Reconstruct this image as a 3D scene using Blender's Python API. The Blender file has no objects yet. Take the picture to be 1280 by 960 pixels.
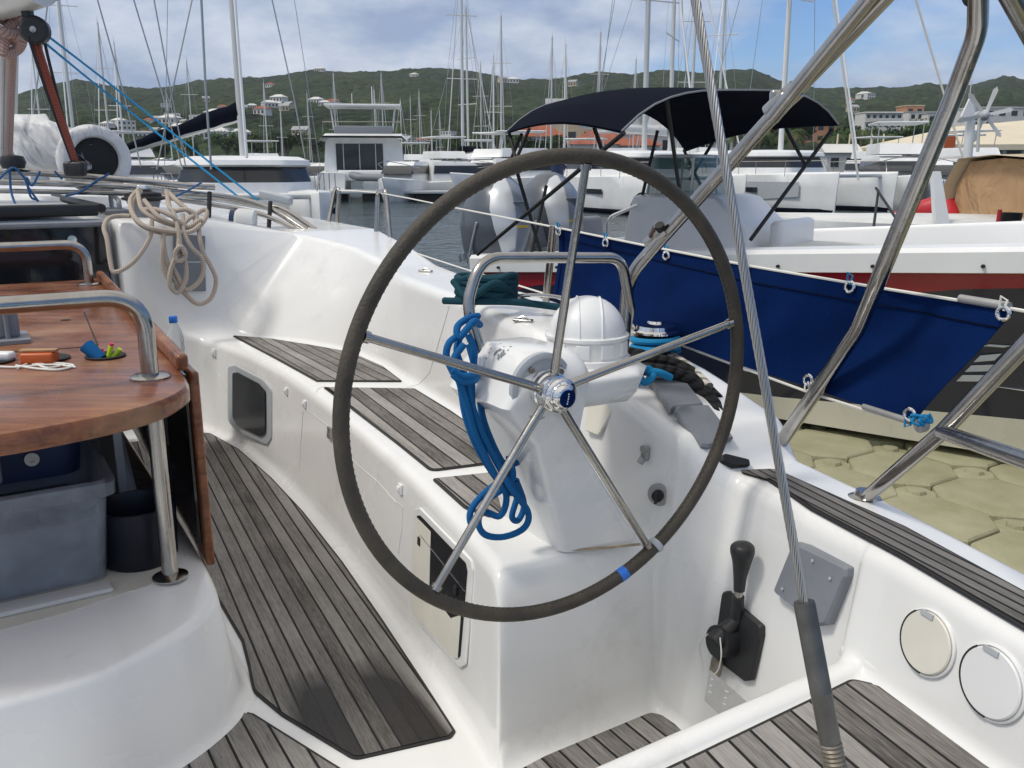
import bpy, bmesh, math, random
import numpy as np
from mathutils import Vector, Matrix, noise
from mathutils.bvhtree import BVHTree
random.seed(7)
S=bpy.context.scene; COL=S.collection
# ---------------------------------------------------------------- camera model
FX=1100.0; PITCH=math.atan(270/1100); YAW=math.radians(32); CZ=2.0
sy,cy_=math.sin(YAW),math.cos(YAW)
def W(f,r,z): return Vector((-f*sy+r*cy_, f*cy_+r*sy, z+CZ))          # boat frame (forward, starboard, up) -> world
def rayw(x,y):
    cx,c=(x-640)/FX,(480-y)/FX
    return Vector((cx, math.cos(PITCH)+c*math.sin(PITCH), -math.sin(PITCH)+c*math.cos(PITCH)))
CAM=Vector((0,0,CZ))
def bf(d): return Vector((-d.x*sy+d.y*cy_, d.x*cy_+d.y*sy, d.z))
def at(x,y,**k):
    d=rayw(x,y); b=bf(d); (n,v),=k.items()
    if n=='d': t=v
    elif n=='Y': t=v/d.y
    elif n=='Z': t=(v-CZ)/d.z
    else: t=v/b['frz'.index(n)]
    return CAM+d*t
def bat(x,y,**k):
    p=at(x,y,**k)-CAM; return bf(p)
# ---------------------------------------------------------------- materials
def nodes(m):
    m.use_nodes=True; nt=m.node_tree; return nt,nt.nodes,nt.links
def mat(name,col,rough=.5,metal=0,var=0,vscale=6,bump=0,bscale=40,spec=.5,coat=0,alpha=1,trans=0,col2=None,stretch=None,detail=4,emit=None,uv=False,thin=None):
    m=bpy.data.materials.new(name); nt,N,L=nodes(m); b=N['Principled BSDF']
    b.inputs['Base Color'].default_value=(*col,1); b.inputs['Roughness'].default_value=rough
    b.inputs['Metallic'].default_value=metal; b.inputs['Specular IOR Level'].default_value=spec
    b.inputs['Coat Weight'].default_value=coat; b.inputs['Coat Roughness'].default_value=.08
    b.inputs['Alpha'].default_value=alpha; b.inputs['Transmission Weight'].default_value=trans
    if emit: b.inputs['Emission Color'].default_value=(*emit,1); b.inputs['Emission Strength'].default_value=1
    tc=N.new('ShaderNodeTexCoord'); src=tc.outputs['UV' if uv else 'Object']
    if stretch:
        mp=N.new('ShaderNodeMapping'); mp.inputs['Scale'].default_value=stretch; L.new(src,mp.inputs['Vector']); src=mp.outputs[0]
    if var or col2:
        n=N.new('ShaderNodeTexNoise'); n.inputs['Scale'].default_value=vscale; n.inputs['Detail'].default_value=detail; n.inputs['Roughness'].default_value=.6
        L.new(src,n.inputs['Vector'])
        r=N.new('ShaderNodeValToRGB'); r.color_ramp.elements[0].position=.35; r.color_ramp.elements[1].position=.68
        c2=col2 or tuple(min(1,c*(1+var)) for c in col); c1=col if col2 else tuple(c*(1-var) for c in col)
        r.color_ramp.elements[0].color=(*c1,1); r.color_ramp.elements[1].color=(*c2,1)
        L.new(n.outputs['Fac'],r.inputs['Fac']); L.new(r.outputs[0],b.inputs['Base Color'])
        mr=N.new('ShaderNodeMapRange'); mr.inputs['To Min'].default_value=max(0,rough-.08); mr.inputs['To Max'].default_value=min(1,rough+.12)
        L.new(n.outputs['Fac'],mr.inputs['Value']); L.new(mr.outputs[0],b.inputs['Roughness'])
    if bump:
        n2=N.new('ShaderNodeTexNoise'); n2.inputs['Scale'].default_value=bscale; n2.inputs['Detail'].default_value=3; L.new(src,n2.inputs['Vector'])
        bp=N.new('ShaderNodeBump'); bp.inputs['Strength'].default_value=bump; bp.inputs['Distance'].default_value=.01
        L.new(n2.outputs['Fac'],bp.inputs['Height']); L.new(bp.outputs[0],b.inputs['Normal'])
    return m
M={}
M['gel']=mat('gelcoat',(.80,.805,.795),.24,var=.03,vscale=2.2,bump=.02,bscale=9,coat=.3)
M['dalu']=mat('dull_bronze',(.15,.145,.135),.42,metal=.85,var=.2,vscale=30)
M['bucket']=mat('black_blue_plastic',(.003,.006,.016),.4)
# gelcoat with faint grime in the seams
def grime(m,sc=3.0,amt=.45):
    nt,N,L=nodes(m); b=N['Principled BSDF']; lk=b.inputs['Base Color'].links[0]; base=lk.from_socket
    ge=N.new('ShaderNodeNewGeometry')
    tc=N.new('ShaderNodeTexCoord'); n=N.new('ShaderNodeTexNoise'); n.inputs['Scale'].default_value=sc; n.inputs['Detail'].default_value=9; n.inputs['Roughness'].default_value=.72
    L.new(tc.outputs['Object'],n.inputs['Vector'])
    r=N.new('ShaderNodeValToRGB'); r.color_ramp.elements[0].position=.56; r.color_ramp.elements[0].color=(0,0,0,1); r.color_ramp.elements[1].position=.76; r.color_ramp.elements[1].color=(amt,amt,amt,1)
    L.new(n.outputs['Fac'],r.inputs['Fac'])
    mx=N.new('ShaderNodeMixRGB'); mx.inputs[2].default_value=(.52,.49,.43,1)
    L.new(r.outputs[0],mx.inputs[0]); L.new(base,mx.inputs[1]); L.new(mx.outputs[0],b.inputs['Base Color'])
grime(M['gel'])
M['white']=mat('white_paint',(.78,.79,.79),.35,var=.05,vscale=1.5)
M['whited']=mat('weathered_white',(.62,.63,.62),.5,var=.12,vscale=1.2)
M['cream']=mat('cream_plastic',(.70,.68,.60),.45,var=.05,vscale=5)
M['steel']=mat('polished_steel',(.40,.385,.365),.17,metal=1,var=.12,vscale=14,bump=.05,bscale=50)
M['wire']=mat('wire_steel',(.42,.41,.39),.35,metal=.9)
M['rust']=mat('stained_bronze',(.20,.17,.13),.5,metal=.7,col2=(.36,.33,.29),vscale=40)
M['chrome']=mat('chrome',(.72,.72,.72),.06,metal=1)
M['alu']=mat('mast_aluminium',(.62,.62,.60),.4,metal=.3)
M['aluw']=mat('mast_white',(.74,.74,.72),.4)
M['leather']=mat('worn_leather',(.040,.034,.026),.62,col2=(.085,.07,.05),vscale=9,bump=.28,bscale=190)
M['black']=mat('black_plastic',(.018,.019,.021),.45,bump=.1,bscale=200)
M['rubber']=mat('black_rubber',(.012,.012,.013),.7)
M['smoke']=mat('smoked_glass',(.012,.014,.018),.06,spec=.6)
M['paned']=mat('tinted_pane',(.012,.014,.017),.12,spec=.12)
M['glassd']=mat('dark_window',(.02,.024,.03),.08)
M['grey']=mat('grey_plastic',(.20,.215,.24),.55,var=.08,vscale=8,bump=.1,bscale=90)
M['lgrey']=mat('light_grey_plastic',(.42,.45,.48),.45,var=.05,vscale=8)
M['placard']=mat('dull_placard',(.23,.235,.235),.6,metal=.15,var=.12,vscale=25)
M['alplate']=mat('aluminium_plate',(.36,.36,.355),.55,metal=.5,var=.1,vscale=20)
M['navycloth']=mat('navy_canvas',(.0022,.015,.078),.9,var=.25,vscale=3,bump=.25,bscale=300,spec=.06)
M['darkcanvas']=mat('dark_canvas',(.005,.007,.015),.95,var=.1,vscale=3,bump=.2,bscale=150,spec=.05)
M['tan']=mat('tan_canvas',(.42,.27,.15),.85,var=.12,vscale=1.5,bump=1,bscale=1.5,spec=.2)
for _n in M['tan'].node_tree.nodes:
    if _n.type=='BUMP': _n.inputs['Distance'].default_value=.15
    if _n.type=='TEX_NOISE': _n.inputs['Distortion'].default_value=1.2
M['tan2']=mat('beige_canvas',(.50,.42,.29),.85,var=.06,vscale=1.5,bump=.4,bscale=2.5,spec=.2)
M['tarp']=mat('white_tarp',(.66,.67,.68),.45,var=.06,vscale=4,bump=1.0,bscale=2.2)
for _n in M['tarp'].node_tree.nodes:
    if _n.type=='BUMP': _n.inputs['Distance'].default_value=.12
    if _n.type=='TEX_NOISE': _n.inputs['Distortion'].default_value=1.5
M['red']=mat('red_rubber',(.42,.018,.028),.45,var=.15,vscale=3)
M['navyhull']=mat('navy_gelcoat',(.014,.017,.036),.14,coat=.5)
M['redhull']=mat('red_gelcoat',(.30,.010,.022),.16,coat=.5)
M['creamhull']=mat('cream_gelcoat',(.62,.60,.50),.25,coat=.2,var=.06,vscale=2)
M['pontoon']=mat('beige_float',(.31,.30,.185),.75,col2=(.41,.395,.265),vscale=3.5,bump=.35,bscale=60)
M['motorgrey']=mat('silver_cowl',(.085,.10,.12),.35,metal=.2,coat=.3)
M['motorlight']=mat('pale_silver_cowl',(.55,.58,.62),.32,metal=.2,coat=.3)
M['motordark']=mat('dark_cowl',(.13,.15,.18),.3,metal=.4,coat=.3)
M['yellow']=mat('yellow_print',(.6,.42,.05),.5)
M['blueT']=mat('blue_tape',(.02,.16,.62),.45)
M['green']=mat('green_marker',(.5,.72,.03),.4)
M['pink']=mat('pink_marker',(.65,.05,.14),.4)
M['orange']=mat('orange_case',(.50,.10,.02),.4)
M['clear']=mat('clear_plastic',(.80,.88,.93),.08,trans=.85,alpha=.55)
M['bin']=mat('cloudy_clear_plastic',(.34,.38,.43),.2,var=.25,vscale=14,alpha=.38)
M['binstuff']=mat('grey_contents',(.10,.12,.15),.7,col2=(.24,.27,.31),vscale=5)
M['navyplast']=mat('navy_plastic',(.010,.028,.085),.4,var=.2,vscale=4)
M['mahog']=None
def ropemat(name,c1,c2,tw=60,fleck=0):
    m=bpy.data.materials.new(name); nt,N,L=nodes(m); b=N['Principled BSDF']; b.inputs['Roughness'].default_value=.85; b.inputs['Specular IOR Level'].default_value=.2
    tc=N.new('ShaderNodeTexCoord'); sp=N.new('ShaderNodeSeparateXYZ'); L.new(tc.outputs['UV'],sp.inputs[0])
    a=N.new('ShaderNodeMath'); a.operation='MULTIPLY'; a.inputs[1].default_value=tw; L.new(sp.outputs[0],a.inputs[0])
    c=N.new('ShaderNodeMath'); c.operation='MULTIPLY_ADD'; c.inputs[1].default_value=2 if fleck==0 else 3; L.new(sp.outputs[1],c.inputs[0]); L.new(a.outputs[0],c.inputs[2])
    s=N.new('ShaderNodeMath'); s.operation='PINGPONG'; s.inputs[1].default_value=.5; L.new(c.outputs[0],s.inputs[0])
    r=N.new('ShaderNodeValToRGB'); r.color_ramp.elements[0].position=.05; r.color_ramp.elements[1].position=.3 ; r.color_ramp.elements[0].color=(*c2,1); r.color_ramp.elements[1].color=(*c1,1)
    L.new(s.outputs[0],r.inputs['Fac']); L.new(r.outputs[0],b.inputs['Base Color'])
    bp=N.new('ShaderNodeBump'); bp.inputs['Strength'].default_value=.8 if tw<50 else .25; bp.inputs['Distance'].default_value=.004 if tw<50 else .0015; L.new(s.outputs[0],bp.inputs['Height']); L.new(bp.outputs[0],b.inputs['Normal'])
    return m
M['rblue']=ropemat('blue_rope',(.010,.125,.33),(.007,.085,.25),230)
M['rcyan']=ropemat('cyan_rope',(.02,.24,.47),(.01,.16,.36),230)
M['rteal']=ropemat('teal_rope',(.012,.060,.085),(.006,.035,.05),150)
M['rbeige']=ropemat('beige_rope',(.52,.46,.38),(.36,.27,.22),95,1)
M['rpink']=ropemat('pinkish_rope',(.50,.38,.34),(.38,.20,.17),70,1)
M['rwhite']=ropemat('white_laid_rope',(.62,.59,.52),(.20,.18,.15),34)
M['rblack']=ropemat('black_laid_rope',(.028,.028,.030),(.008,.008,.008),34)
M['rline']=mat('white_cord',(.72,.71,.66),.6)
M['rred']=ropemat('rust_red_rope',(.34,.10,.07),(.20,.05,.04),90)
M['rblk']=mat('black_cord',(.02,.02,.022),.7)
M['rnavy']=mat('blue_cord',(.02,.10,.25),.7)
def woodmat():
    m=bpy.data.materials.new('varnished_wood'); nt,N,L=nodes(m); b=N['Principled BSDF']
    tc=N.new('ShaderNodeTexCoord'); mp=N.new('ShaderNodeMapping'); mp.inputs['Rotation'].default_value=(0,0,YAW); mp.inputs['Scale'].default_value=(3,30,30)
    mp.inputs['Rotation'].default_value=(0,0,-YAW)
    L.new(tc.outputs['Object'],mp.inputs[0])
    n=N.new('ShaderNodeTexNoise'); n.inputs['Scale'].default_value=1.2; n.inputs['Detail'].default_value=8; n.inputs['Roughness'].default_value=.65; n.inputs['Distortion'].default_value=.6; L.new(mp.outputs[0],n.inputs[0])
    n3=N.new('ShaderNodeTexNoise'); n3.inputs['Scale'].default_value=4; n3.inputs['Detail'].default_value=6; L.new(tc.outputs['Object'],n3.inputs[0])
    r=N.new('ShaderNodeValToRGB'); e=r.color_ramp.elements; e[0].position=.3; e[0].color=(.10,.030,.013,1); e[1].position=.72; e[1].color=(.33,.125,.052,1)
    L.new(n.outputs['Fac'],r.inputs['Fac'])
    r2=N.new('ShaderNodeValToRGB'); r2.color_ramp.elements[0].position=.54; r2.color_ramp.elements[0].color=(0,0,0,1); r2.color_ramp.elements[1].position=.72; r2.color_ramp.elements[1].color=(.5,.5,.5,1); L.new(n3.outputs['Fac'],r2.inputs['Fac'])
    mx=N.new('ShaderNodeMixRGB'); mx.inputs[2].default_value=(.40,.25,.15,1); L.new(r2.outputs[0],mx.inputs[0]); L.new(r.outputs[0],mx.inputs[1]); L.new(mx.outputs[0],b.inputs['Base Color'])
    mr=N.new('ShaderNodeMapRange'); mr.inputs['From Min'].default_value=.4; mr.inputs['From Max'].default_value=.65; mr.inputs['To Min'].default_value=.16; mr.inputs['To Max'].default_value=.45
    L.new(n3.outputs['Fac'],mr.inputs['Value']); L.new(mr.outputs[0],b.inputs['Roughness'])
    bp=N.new('ShaderNodeBump'); bp.inputs['Strength'].default_value=.12; bp.inputs['Distance'].default_value=.004; L.new(n.outputs['Fac'],bp.inputs['Height']); L.new(bp.outputs[0],b.inputs['Normal'])
    return m
M['mahog']=woodmat()
def teakmat(name,pitch=.05,tone=1.0,wet=None):
    # UV: u across planks (metres), v along planks (metres)
    m=bpy.data.materials.new(name); nt,N,L=nodes(m); b=N['Principled BSDF']; b.inputs['Specular IOR Level'].default_value=.3
    def math_(op,a,bv=None,c=None):
        n=N.new('ShaderNodeMath'); n.operation=op
        for i,v in enumerate((a,bv,c)):
            if v is None: continue
            if isinstance(v,(int,float)): n.inputs[i].default_value=v
            else: L.new(v,n.inputs[i])
        return n.outputs[0]
    tc=N.new('ShaderNodeTexCoord'); sp=N.new('ShaderNodeSeparateXYZ'); L.new(tc.outputs['UV'],sp.inputs[0])
    u=math_('DIVIDE',sp.outputs[0],pitch); idx=math_('FLOOR',u); fr=math_('FRACT',u)
    edge=math_('ABSOLUTE',math_('SUBTRACT',fr,.5))           # .5 at seams
    seam=math_('GREATER_THAN',edge,.5-.0029/pitch)
    wn=N.new('ShaderNodeTexWhiteNoise'); wn.noise_dimensions='1D'; L.new(idx,wn.inputs['W'])
    cb=N.new('ShaderNodeCombineXYZ'); L.new(math_('MULTIPLY',sp.outputs[0],130),cb.inputs[0]); L.new(math_('ADD',math_('MULTIPLY',sp.outputs[1],5),math_('MULTIPLY',idx,7.3)),cb.inputs[1])
    g=N.new('ShaderNodeTexNoise'); g.inputs['Scale'].default_value=1; g.inputs['Detail'].default_value=6; g.inputs['Roughness'].default_value=.7; L.new(cb.outputs[0],g.inputs[0])
    cb2=N.new('ShaderNodeCombineXYZ'); L.new(math_('MULTIPLY',sp.outputs[0],420),cb2.inputs[0]); L.new(math_('MULTIPLY',sp.outputs[1],28),cb2.inputs[1])
    g3=N.new('ShaderNodeTexNoise'); g3.inputs['Scale'].default_value=1; g3.inputs['Detail'].default_value=4; L.new(cb2.outputs[0],g3.inputs[0])
    n2=N.new('ShaderNodeTexNoise'); n2.inputs['Scale'].default_value=4; n2.inputs['Detail'].default_value=5; L.new(tc.outputs['UV'],n2.inputs[0])
    v=math_('ADD',math_('ADD',math_('MULTIPLY',g.outputs['Fac'],.50),math_('MULTIPLY',g3.outputs['Fac'],.35)),math_('ADD',math_('MULTIPLY',wn.outputs[0],.26),math_('MULTIPLY',n2.outputs['Fac'],.30)))
    r=N.new('ShaderNodeValToRGB'); e=r.color_ramp.elements; e[0].position=.50; e[0].color=(.052*tone,.046*tone,.041*tone,1); e[1].position=.86; e[1].color=(.262*tone,.250*tone,.236*tone,1)
    L.new(v,r.inputs['Fac']); col=r.outputs[0]; ro=None
    if wet:
        # damp streaks that follow single planks near one end
        u0,v0,v1,wu=wet
        a=math_('SMOOTH_MIN',1,0,0)
        mrv=N.new('ShaderNodeMapRange'); mrv.inputs['From Min'].default_value=v1; mrv.inputs['From Max'].default_value=v0; L.new(math_('ADD',sp.outputs[1],math_('MULTIPLY',n2.outputs['Fac'],.12)),mrv.inputs['Value'])
        mru=N.new('ShaderNodeMapRange'); mru.inputs['From Min'].default_value=wu; mru.inputs['From Max'].default_value=wu*.55; L.new(math_('ABSOLUTE',math_('SUBTRACT',sp.outputs[0],u0)),mru.inputs['Value'])
        sel=math_('GREATER_THAN',wn.outputs[0],.42)
        w=math_('MULTIPLY',math_('MULTIPLY',mrv.outputs[0],mru.outputs[0]),math_('ADD',math_('MULTIPLY',sel,.9),.1))
        w=math_('MINIMUM',math_('MULTIPLY',w,4.5),1)
        mx=N.new('ShaderNodeMixRGB'); mx.blend_type='MULTIPLY'; L.new(w,mx.inputs[0]); L.new(col,mx.inputs[1]); mx.inputs[2].default_value=(.10,.09,.085,1); col=mx.outputs[0]
        ro=math_('SUBTRACT',.72,math_('MULTIPLY',w,.35))
    mx=N.new('ShaderNodeMixRGB'); L.new(seam,mx.inputs[0]); L.new(col,mx.inputs[1]); mx.inputs[2].default_value=(.012,.012,.013,1); L.new(mx.outputs[0],b.inputs['Base Color'])
    if ro: L.new(ro,b.inputs['Roughness'])
    else: b.inputs['Roughness'].default_value=.72
    h=math_('SUBTRACT',math_('MULTIPLY',math_('ADD',g.outputs['Fac'],g3.outputs['Fac']),.25),math_('MULTIPLY',seam,.6))
    bp=N.new('ShaderNodeBump'); bp.inputs['Strength'].default_value=.5; bp.inputs['Distance'].default_value=.004; L.new(h,bp.inputs['Height']); L.new(bp.outputs[0],b.inputs['Normal'])
    return m
M['teak']=teakmat('weathered_teak',.046,1.25)
M['teakf']=teakmat('weathered_teak_sole',.042,1.2,wet=(.50,1.50,2.0,.17))
M['teakd']=teakmat('grey_teak_sidedeck',.024,.85)
M['teakb']=teakmat('weathered_teak_seat',.047,1.30)
M['caulk']=mat('black_caulk',(.02,.02,.021),.7)
# ---------------------------------------------------------------- mesh helpers
class MB:
    def __init__(s): s.v=[];s.f=[];s.mi=[];s.uv=[]; s.m=0
    def add(s,vs,fs,uvs=None):
        o=len(s.v); s.v+= [tuple(v) for v in vs]
        for k,f in enumerate(fs):
            s.f.append(tuple(i+o for i in f)); s.mi.append(s.m)
            s.uv.append(uvs[k] if uvs else None)
        return s
    def box(s,c,sz,X=None,Y=None,Z=None,bev=0):
        c=Vector(c);X=Vector(X or (1,0,0));Y=Vector(Y or (0,1,0));Z=Vector(Z) if Z else X.cross(Y)
        hx,hy,hz=[k/2 for k in sz]
        if bev<=0:
            vs=[c+X*a*hx+Y*b*hy+Z*d*hz for d in(-1,1) for a,b in((-1,-1),(1,-1),(1,1),(-1,1))]
            return s.add(vs,[(3,2,1,0),(4,5,6,7),(0,1,5,4),(1,2,6,5),(2,3,7,6),(3,0,4,7)])
        rings=[]
        def ring(z,ins):
            R=[];bb=bev;n=4
            for (a,b2,st) in((1,1,0),(-1,1,90),(-1,-1,180),(1,-1,270)):
                for k in range(n+1):
                    t=math.radians(st+90*k/n); rad=max(bb-ins,.0005)
                    R.append(c+X*(a*(hx-bb)+rad*math.cos(t))+Y*(b2*(hy-bb)+rad*math.sin(t))+Z*z)
            return R
        for k in range(4):
            t=math.radians(90*k/3); rings.append(ring(-hz+bev*(1-math.sin(t)),bev*(1-math.cos(t))*1.0 if k<3 else 0)) if False else None
        prof=[(-hz,bev)]+[(-hz+bev*(1-math.cos(math.radians(a))),bev*(1-math.sin(math.radians(a)))) for a in(30,60,90)]
        prof+= [(hz-bev*(1-math.cos(math.radians(a))),bev*(1-math.sin(math.radians(a)))) for a in(90,60,30)]+[(hz,bev)]
        return s.loft([ring(z,i) for z,i in prof],caps=True)
    def loft(s,rings,closed=True,caps=False,flip=False,uv=False):
        n=len(rings[0]); vs=[p for R in rings for p in R]; fs=[];uvs=[]
        m=n if closed else n-1
        for i in range(len(rings)-1):
            for j in range(m):
                a=i*n+j;b=i*n+(j+1)%n;c=(i+1)*n+(j+1)%n;d=(i+1)*n+j
                fs.append((a,b,c,d) if not flip else (d,c,b,a))
        if caps:
            fs.append(tuple(range(n-1,-1,-1)) if not flip else tuple(range(n))); 
            k=(len(rings)-1)*n; fs.append(tuple(range(k,k+n)) if not flip else tuple(range(k+n-1,k-1,-1)))
        return s.add(vs,fs)
    def tube(s,pts,r,n=10,closed=False,caps=True,radii=None):
        P=[Vector(p) for p in pts]; N_=len(P)
        T=[]
        for i in range(N_):
            a=P[(i-1)%N_] if (closed or i>0) else P[i]; b=P[(i+1)%N_] if (closed or i<N_-1) else P[i]
            t=(b-a); T.append(t.normalized() if t.length>1e-9 else Vector((0,0,1)))
        u=T[0].orthogonal().normalized(); rings=[]; L=0; Ls=[]
        for i in range(N_):
            if i: L+=(P[i]-P[i-1]).length
            Ls.append(L)
            u=(u-T[i]*u.dot(T[i])); u=u.normalized() if u.length>1e-9 else T[i].orthogonal().normalized()
            w=T[i].cross(u); rr=radii[i] if radii else r
            rings.append([P[i]+(u*math.cos(2*math.pi*k/n)+w*math.sin(2*math.pi*k/n))*rr for k in range(n)])
        vs=[p for R in rings for p in R]; fs=[];uvs=[]
        tot=N_ if closed else N_-1
        for i in range(tot):
            i2=(i+1)%N_; la=Ls[i]; lb=Ls[i2] if i2>i else L+(P[0]-P[-1]).length
            for j in range(n):
                fs.append((i*n+j,i*n+(j+1)%n,i2*n+(j+1)%n,i2*n+j)); uvs.append(((la,j/n),(la,(j+1)/n),(lb,(j+1)/n),(lb,j/n)))
        if caps and not closed:
            fs.append(tuple(range(n-1,-1,-1))); uvs.append(None); k=(N_-1)*n; fs.append(tuple(range(k,k+n))); uvs.append(None)
        return s.add(vs,fs,uvs)
    def cyl(s,a,b,r,r2=None,n=16): return s.tube([a,b],r,n,radii=[r,r if r2 is None else r2])
    def lathe(s,prof,o,ax=(0,0,1),n=28):
        o=Vector(o);ax=Vector(ax).normalized();u=ax.orthogonal().normalized();w=ax.cross(u)
        rings=[[o+ax*h+(u*math.cos(2*math.pi*k/n)+w*math.sin(2*math.pi*k/n))*max(r,1e-4) for k in range(n)] for r,h in prof]
        return s.loft(rings,caps=True)
    def slab(s,poly,th,nrm=(0,0,1),cham=0):
        nrm=Vector(nrm).normalized(); P=[Vector(p) for p in poly]; n=len(P)
        ar=Vector((0,0,0)); 
        for i in range(n): ar+=P[i].cross(P[(i+1)%n])
        if ar.dot(nrm)<0: P.reverse()
        c=sum(P,Vector((0,0,0)))/n
        rings=[P,[p+nrm*(th-cham) for p in P]]
        if cham: rings.append([p+nrm*th+(c-p).normalized()*cham for p in P])
        return s.loft(rings,caps=True)
    def build(s,name,mats,parent=None,ang=38,origin=None,smooth=True):
        me=bpy.data.meshes.new(name); V=np.array(s.v,dtype=float)
        o=Vector(origin) if origin is not None else Vector(((V.min(0)+V.max(0))/2).tolist())
        if parent is None and origin is None: o.z=float(V[:,2].min())
        me.from_pydata((V-np.array(o)).tolist(),[],s.f)
        for m in (mats if isinstance(mats,(list,tuple)) else [mats]): me.materials.append(M[m] if isinstance(m,str) else m)
        me.polygons.foreach_set('material_index',s.mi)
        if any(u is not None for u in s.uv):
            uvl=me.uv_layers.new(name='UVMap'); data=[]
            for f,u in zip(s.f,s.uv):
                for k in range(len(f)): data+= list(u[k]) if u else [0,0]
            uvl.data.foreach_set('uv',data)
        me.update()
        if smooth:
            me.polygons.foreach_set('use_smooth',[True]*len(me.polygons)); me.set_sharp_from_angle(angle=math.radians(ang))
        ob=bpy.data.objects.new(name,me); COL.objects.link(ob); ob.location=o
        if parent: setparent(ob,parent)
        return ob
WM={}
def setparent(o,p):
    # world matrices without needing a depsgraph update (parents are unrotated empties or meshes)
    o.parent=p; o.location=Vector(o.location)-worldloc(p)
def worldloc(o):
    l=Vector(o.location)
    while o.parent: o=o.parent; l+=Vector(o.location)
    return l
def T(o,label=None,cat=None,group=None,kind=None):
    if label: o['label']=label
    if cat: o['category']=cat
    if group: o['group']=group
    if kind: o['kind']=kind
    return o
def empty(name,loc,label,cat,group=None):
    o=bpy.data.objects.new(name,None); COL.objects.link(o); o.location=loc; o.empty_display_size=.2
    return T(o,label,cat,group)
def cr(P,n=6,closed=False):
    P=[Vector(p) for p in P]; out=[]; N_=len(P)
    seg=N_ if closed else N_-1
    for i in range(seg):
        p1=P[i];p2=P[(i+1)%N_]
        p0=P[(i-1)%N_] if (closed or i>0) else p1*2-p2
        p3=P[(i+2)%N_] if (closed or i+2<N_) else p2*2-p1
        for k in range(n):
            t=k/n; out.append(.5*((2*p1)+(p2-p0)*t+(2*p0-5*p1+4*p2-p3)*t*t+(3*p1-p0-3*p2+p3)*t**3))
    if not closed: out.append(P[-1])
    return out
def fillet(P,R,n=7):
    """polyline through P with rounded corners radius R"""
    P=[Vector(p) for p in P]; out=[P[0]]
    for i in range(1,len(P)-1):
        a=(P[i-1]-P[i]);b=(P[i+1]-P[i]);la,lb=a.length,b.length;a.normalize();b.normalize()
        r=R[i-1] if isinstance(R,(list,tuple)) else R
        th=a.angle(b,0.0); d=min(r/math.tan(th/2) if 1e-3<th<3.14 else 0,la*.48,lb*.48)
        A=P[i]+a*d;Bq=P[i]+b*d
        for k in range(n+1):
            t=k/n; out.append(A*(1-t)**2+P[i]*2*t*(1-t)+Bq*t*t)
    out.append(P[-1]); return out
SUN_E=1.95; EXPO=0.0
# ================================================================= OUR YACHT
yacht=empty('sailing_yacht',W(1.6,-.05,-2.0),'white sailing yacht whose cockpit fills the foreground, with steering wheel, teak benches and varnished table','sailing yacht')
K=lambda xs,ys: (lambda f: float(np.interp(f,xs,ys)))
rin=K([-2,.84,.87,.912,1.33,1.39,1.5,1.75,2.09,2.5,3,3.4,3.85,4.19,4.33,4.40,4.46,4.60,4.64],[.2,.2,.2,.2,.80,.83,.85,.885,.925,.965,1.0,1.015,1.0,.95,.90,.80,.64,.62,-.03])
rint=lambda f: rin(f)+float(np.interp(f,[1.3,1.4,2,4.3,4.4],[0,.012,.03,.03,.005]))
zb=K([-2,.838,.848,.862,.876,.886,.893,.899,.904,.915,1.33,1.355,1.372,1.383,1.396,1.408,1.425,1.455,4.30,4.36,4.39,4.41,4.45,4.48,4.52,6,12],
     [-.86,-.86,-.850,-.846,-.848,-.856,-.875,-.93,-1.19,-1.23,-1.23,-1.224,-1.20,-1.16,-.87,-.835,-.808,-.80,-.80,-.78,-.74,-.66,-.30,-.25,-.235,-.20,-.1])
rb=K([-2,.3,.58,.85,.9,1.38,1.45,1.7,1.9,2.2,2.9,3.3,3.65,4.0,4.2,4.35,4.45,4.6,6,9,11,12],[1.0,1.15,1.20,1.25,1.25,1.25,1.245,1.24,1.25,1.33,1.41,1.455,1.455,1.34,1.22,1.12,1.06,1.0,1.1,.9,.4,.1])
rc=K([-2,.3,.58,.83,1.06,1.19,1.28,1.35,1.6,2.0,2.5,3.16,3.65,4.0,4.2,4.35,4.47,6,9,11,12],[1.02,1.17,1.222,1.29,1.335,1.365,1.375,1.27,1.27,1.32,1.38,1.46,1.58,1.60,1.55,1.50,1.45,1.6,1.2,.6,.12])
ro=K([-2,0,.3,.6,1,1.35,2,3,4,5,6,8,10,12],[1.15,1.28,1.36,1.42,1.53,1.60,1.63,1.70,1.90,2.0,2.1,2.0,1.35,.15])
zc=K([-2,1.285,1.30,1.33,1.36,1.6,2.0,2.5,3.5,4.2,4.5,6,12],[-.65,-.65,-.64,-.60,-.568,-.505,-.44,-.42,-.415,-.35,-.32,-.33,-.2])
st=list(np.arange(-1.4,.8,.1))+[.83,.838,.843,.848,.855,.862,.869,.876,.881,.886,.890,.893,.896,.899,.9015,.904,.909,.915,.93]+list(np.arange(.95,1.27,.035))+[1.27,1.285,1.292,1.30,1.31,1.32,1.33,1.345,1.355,1.364,1.372,1.378,1.383,1.389,1.396,1.402,1.408,1.416,1.425,1.44,1.455]+list(np.arange(1.5,4.3,.06))+[4.3,4.33,4.36,4.38,4.40,4.42,4.44,4.46,4.48,4.5,4.53,4.6,4.605,4.62,4.63,4.64]+list(np.arange(4.8,12.1,.3))
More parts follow.
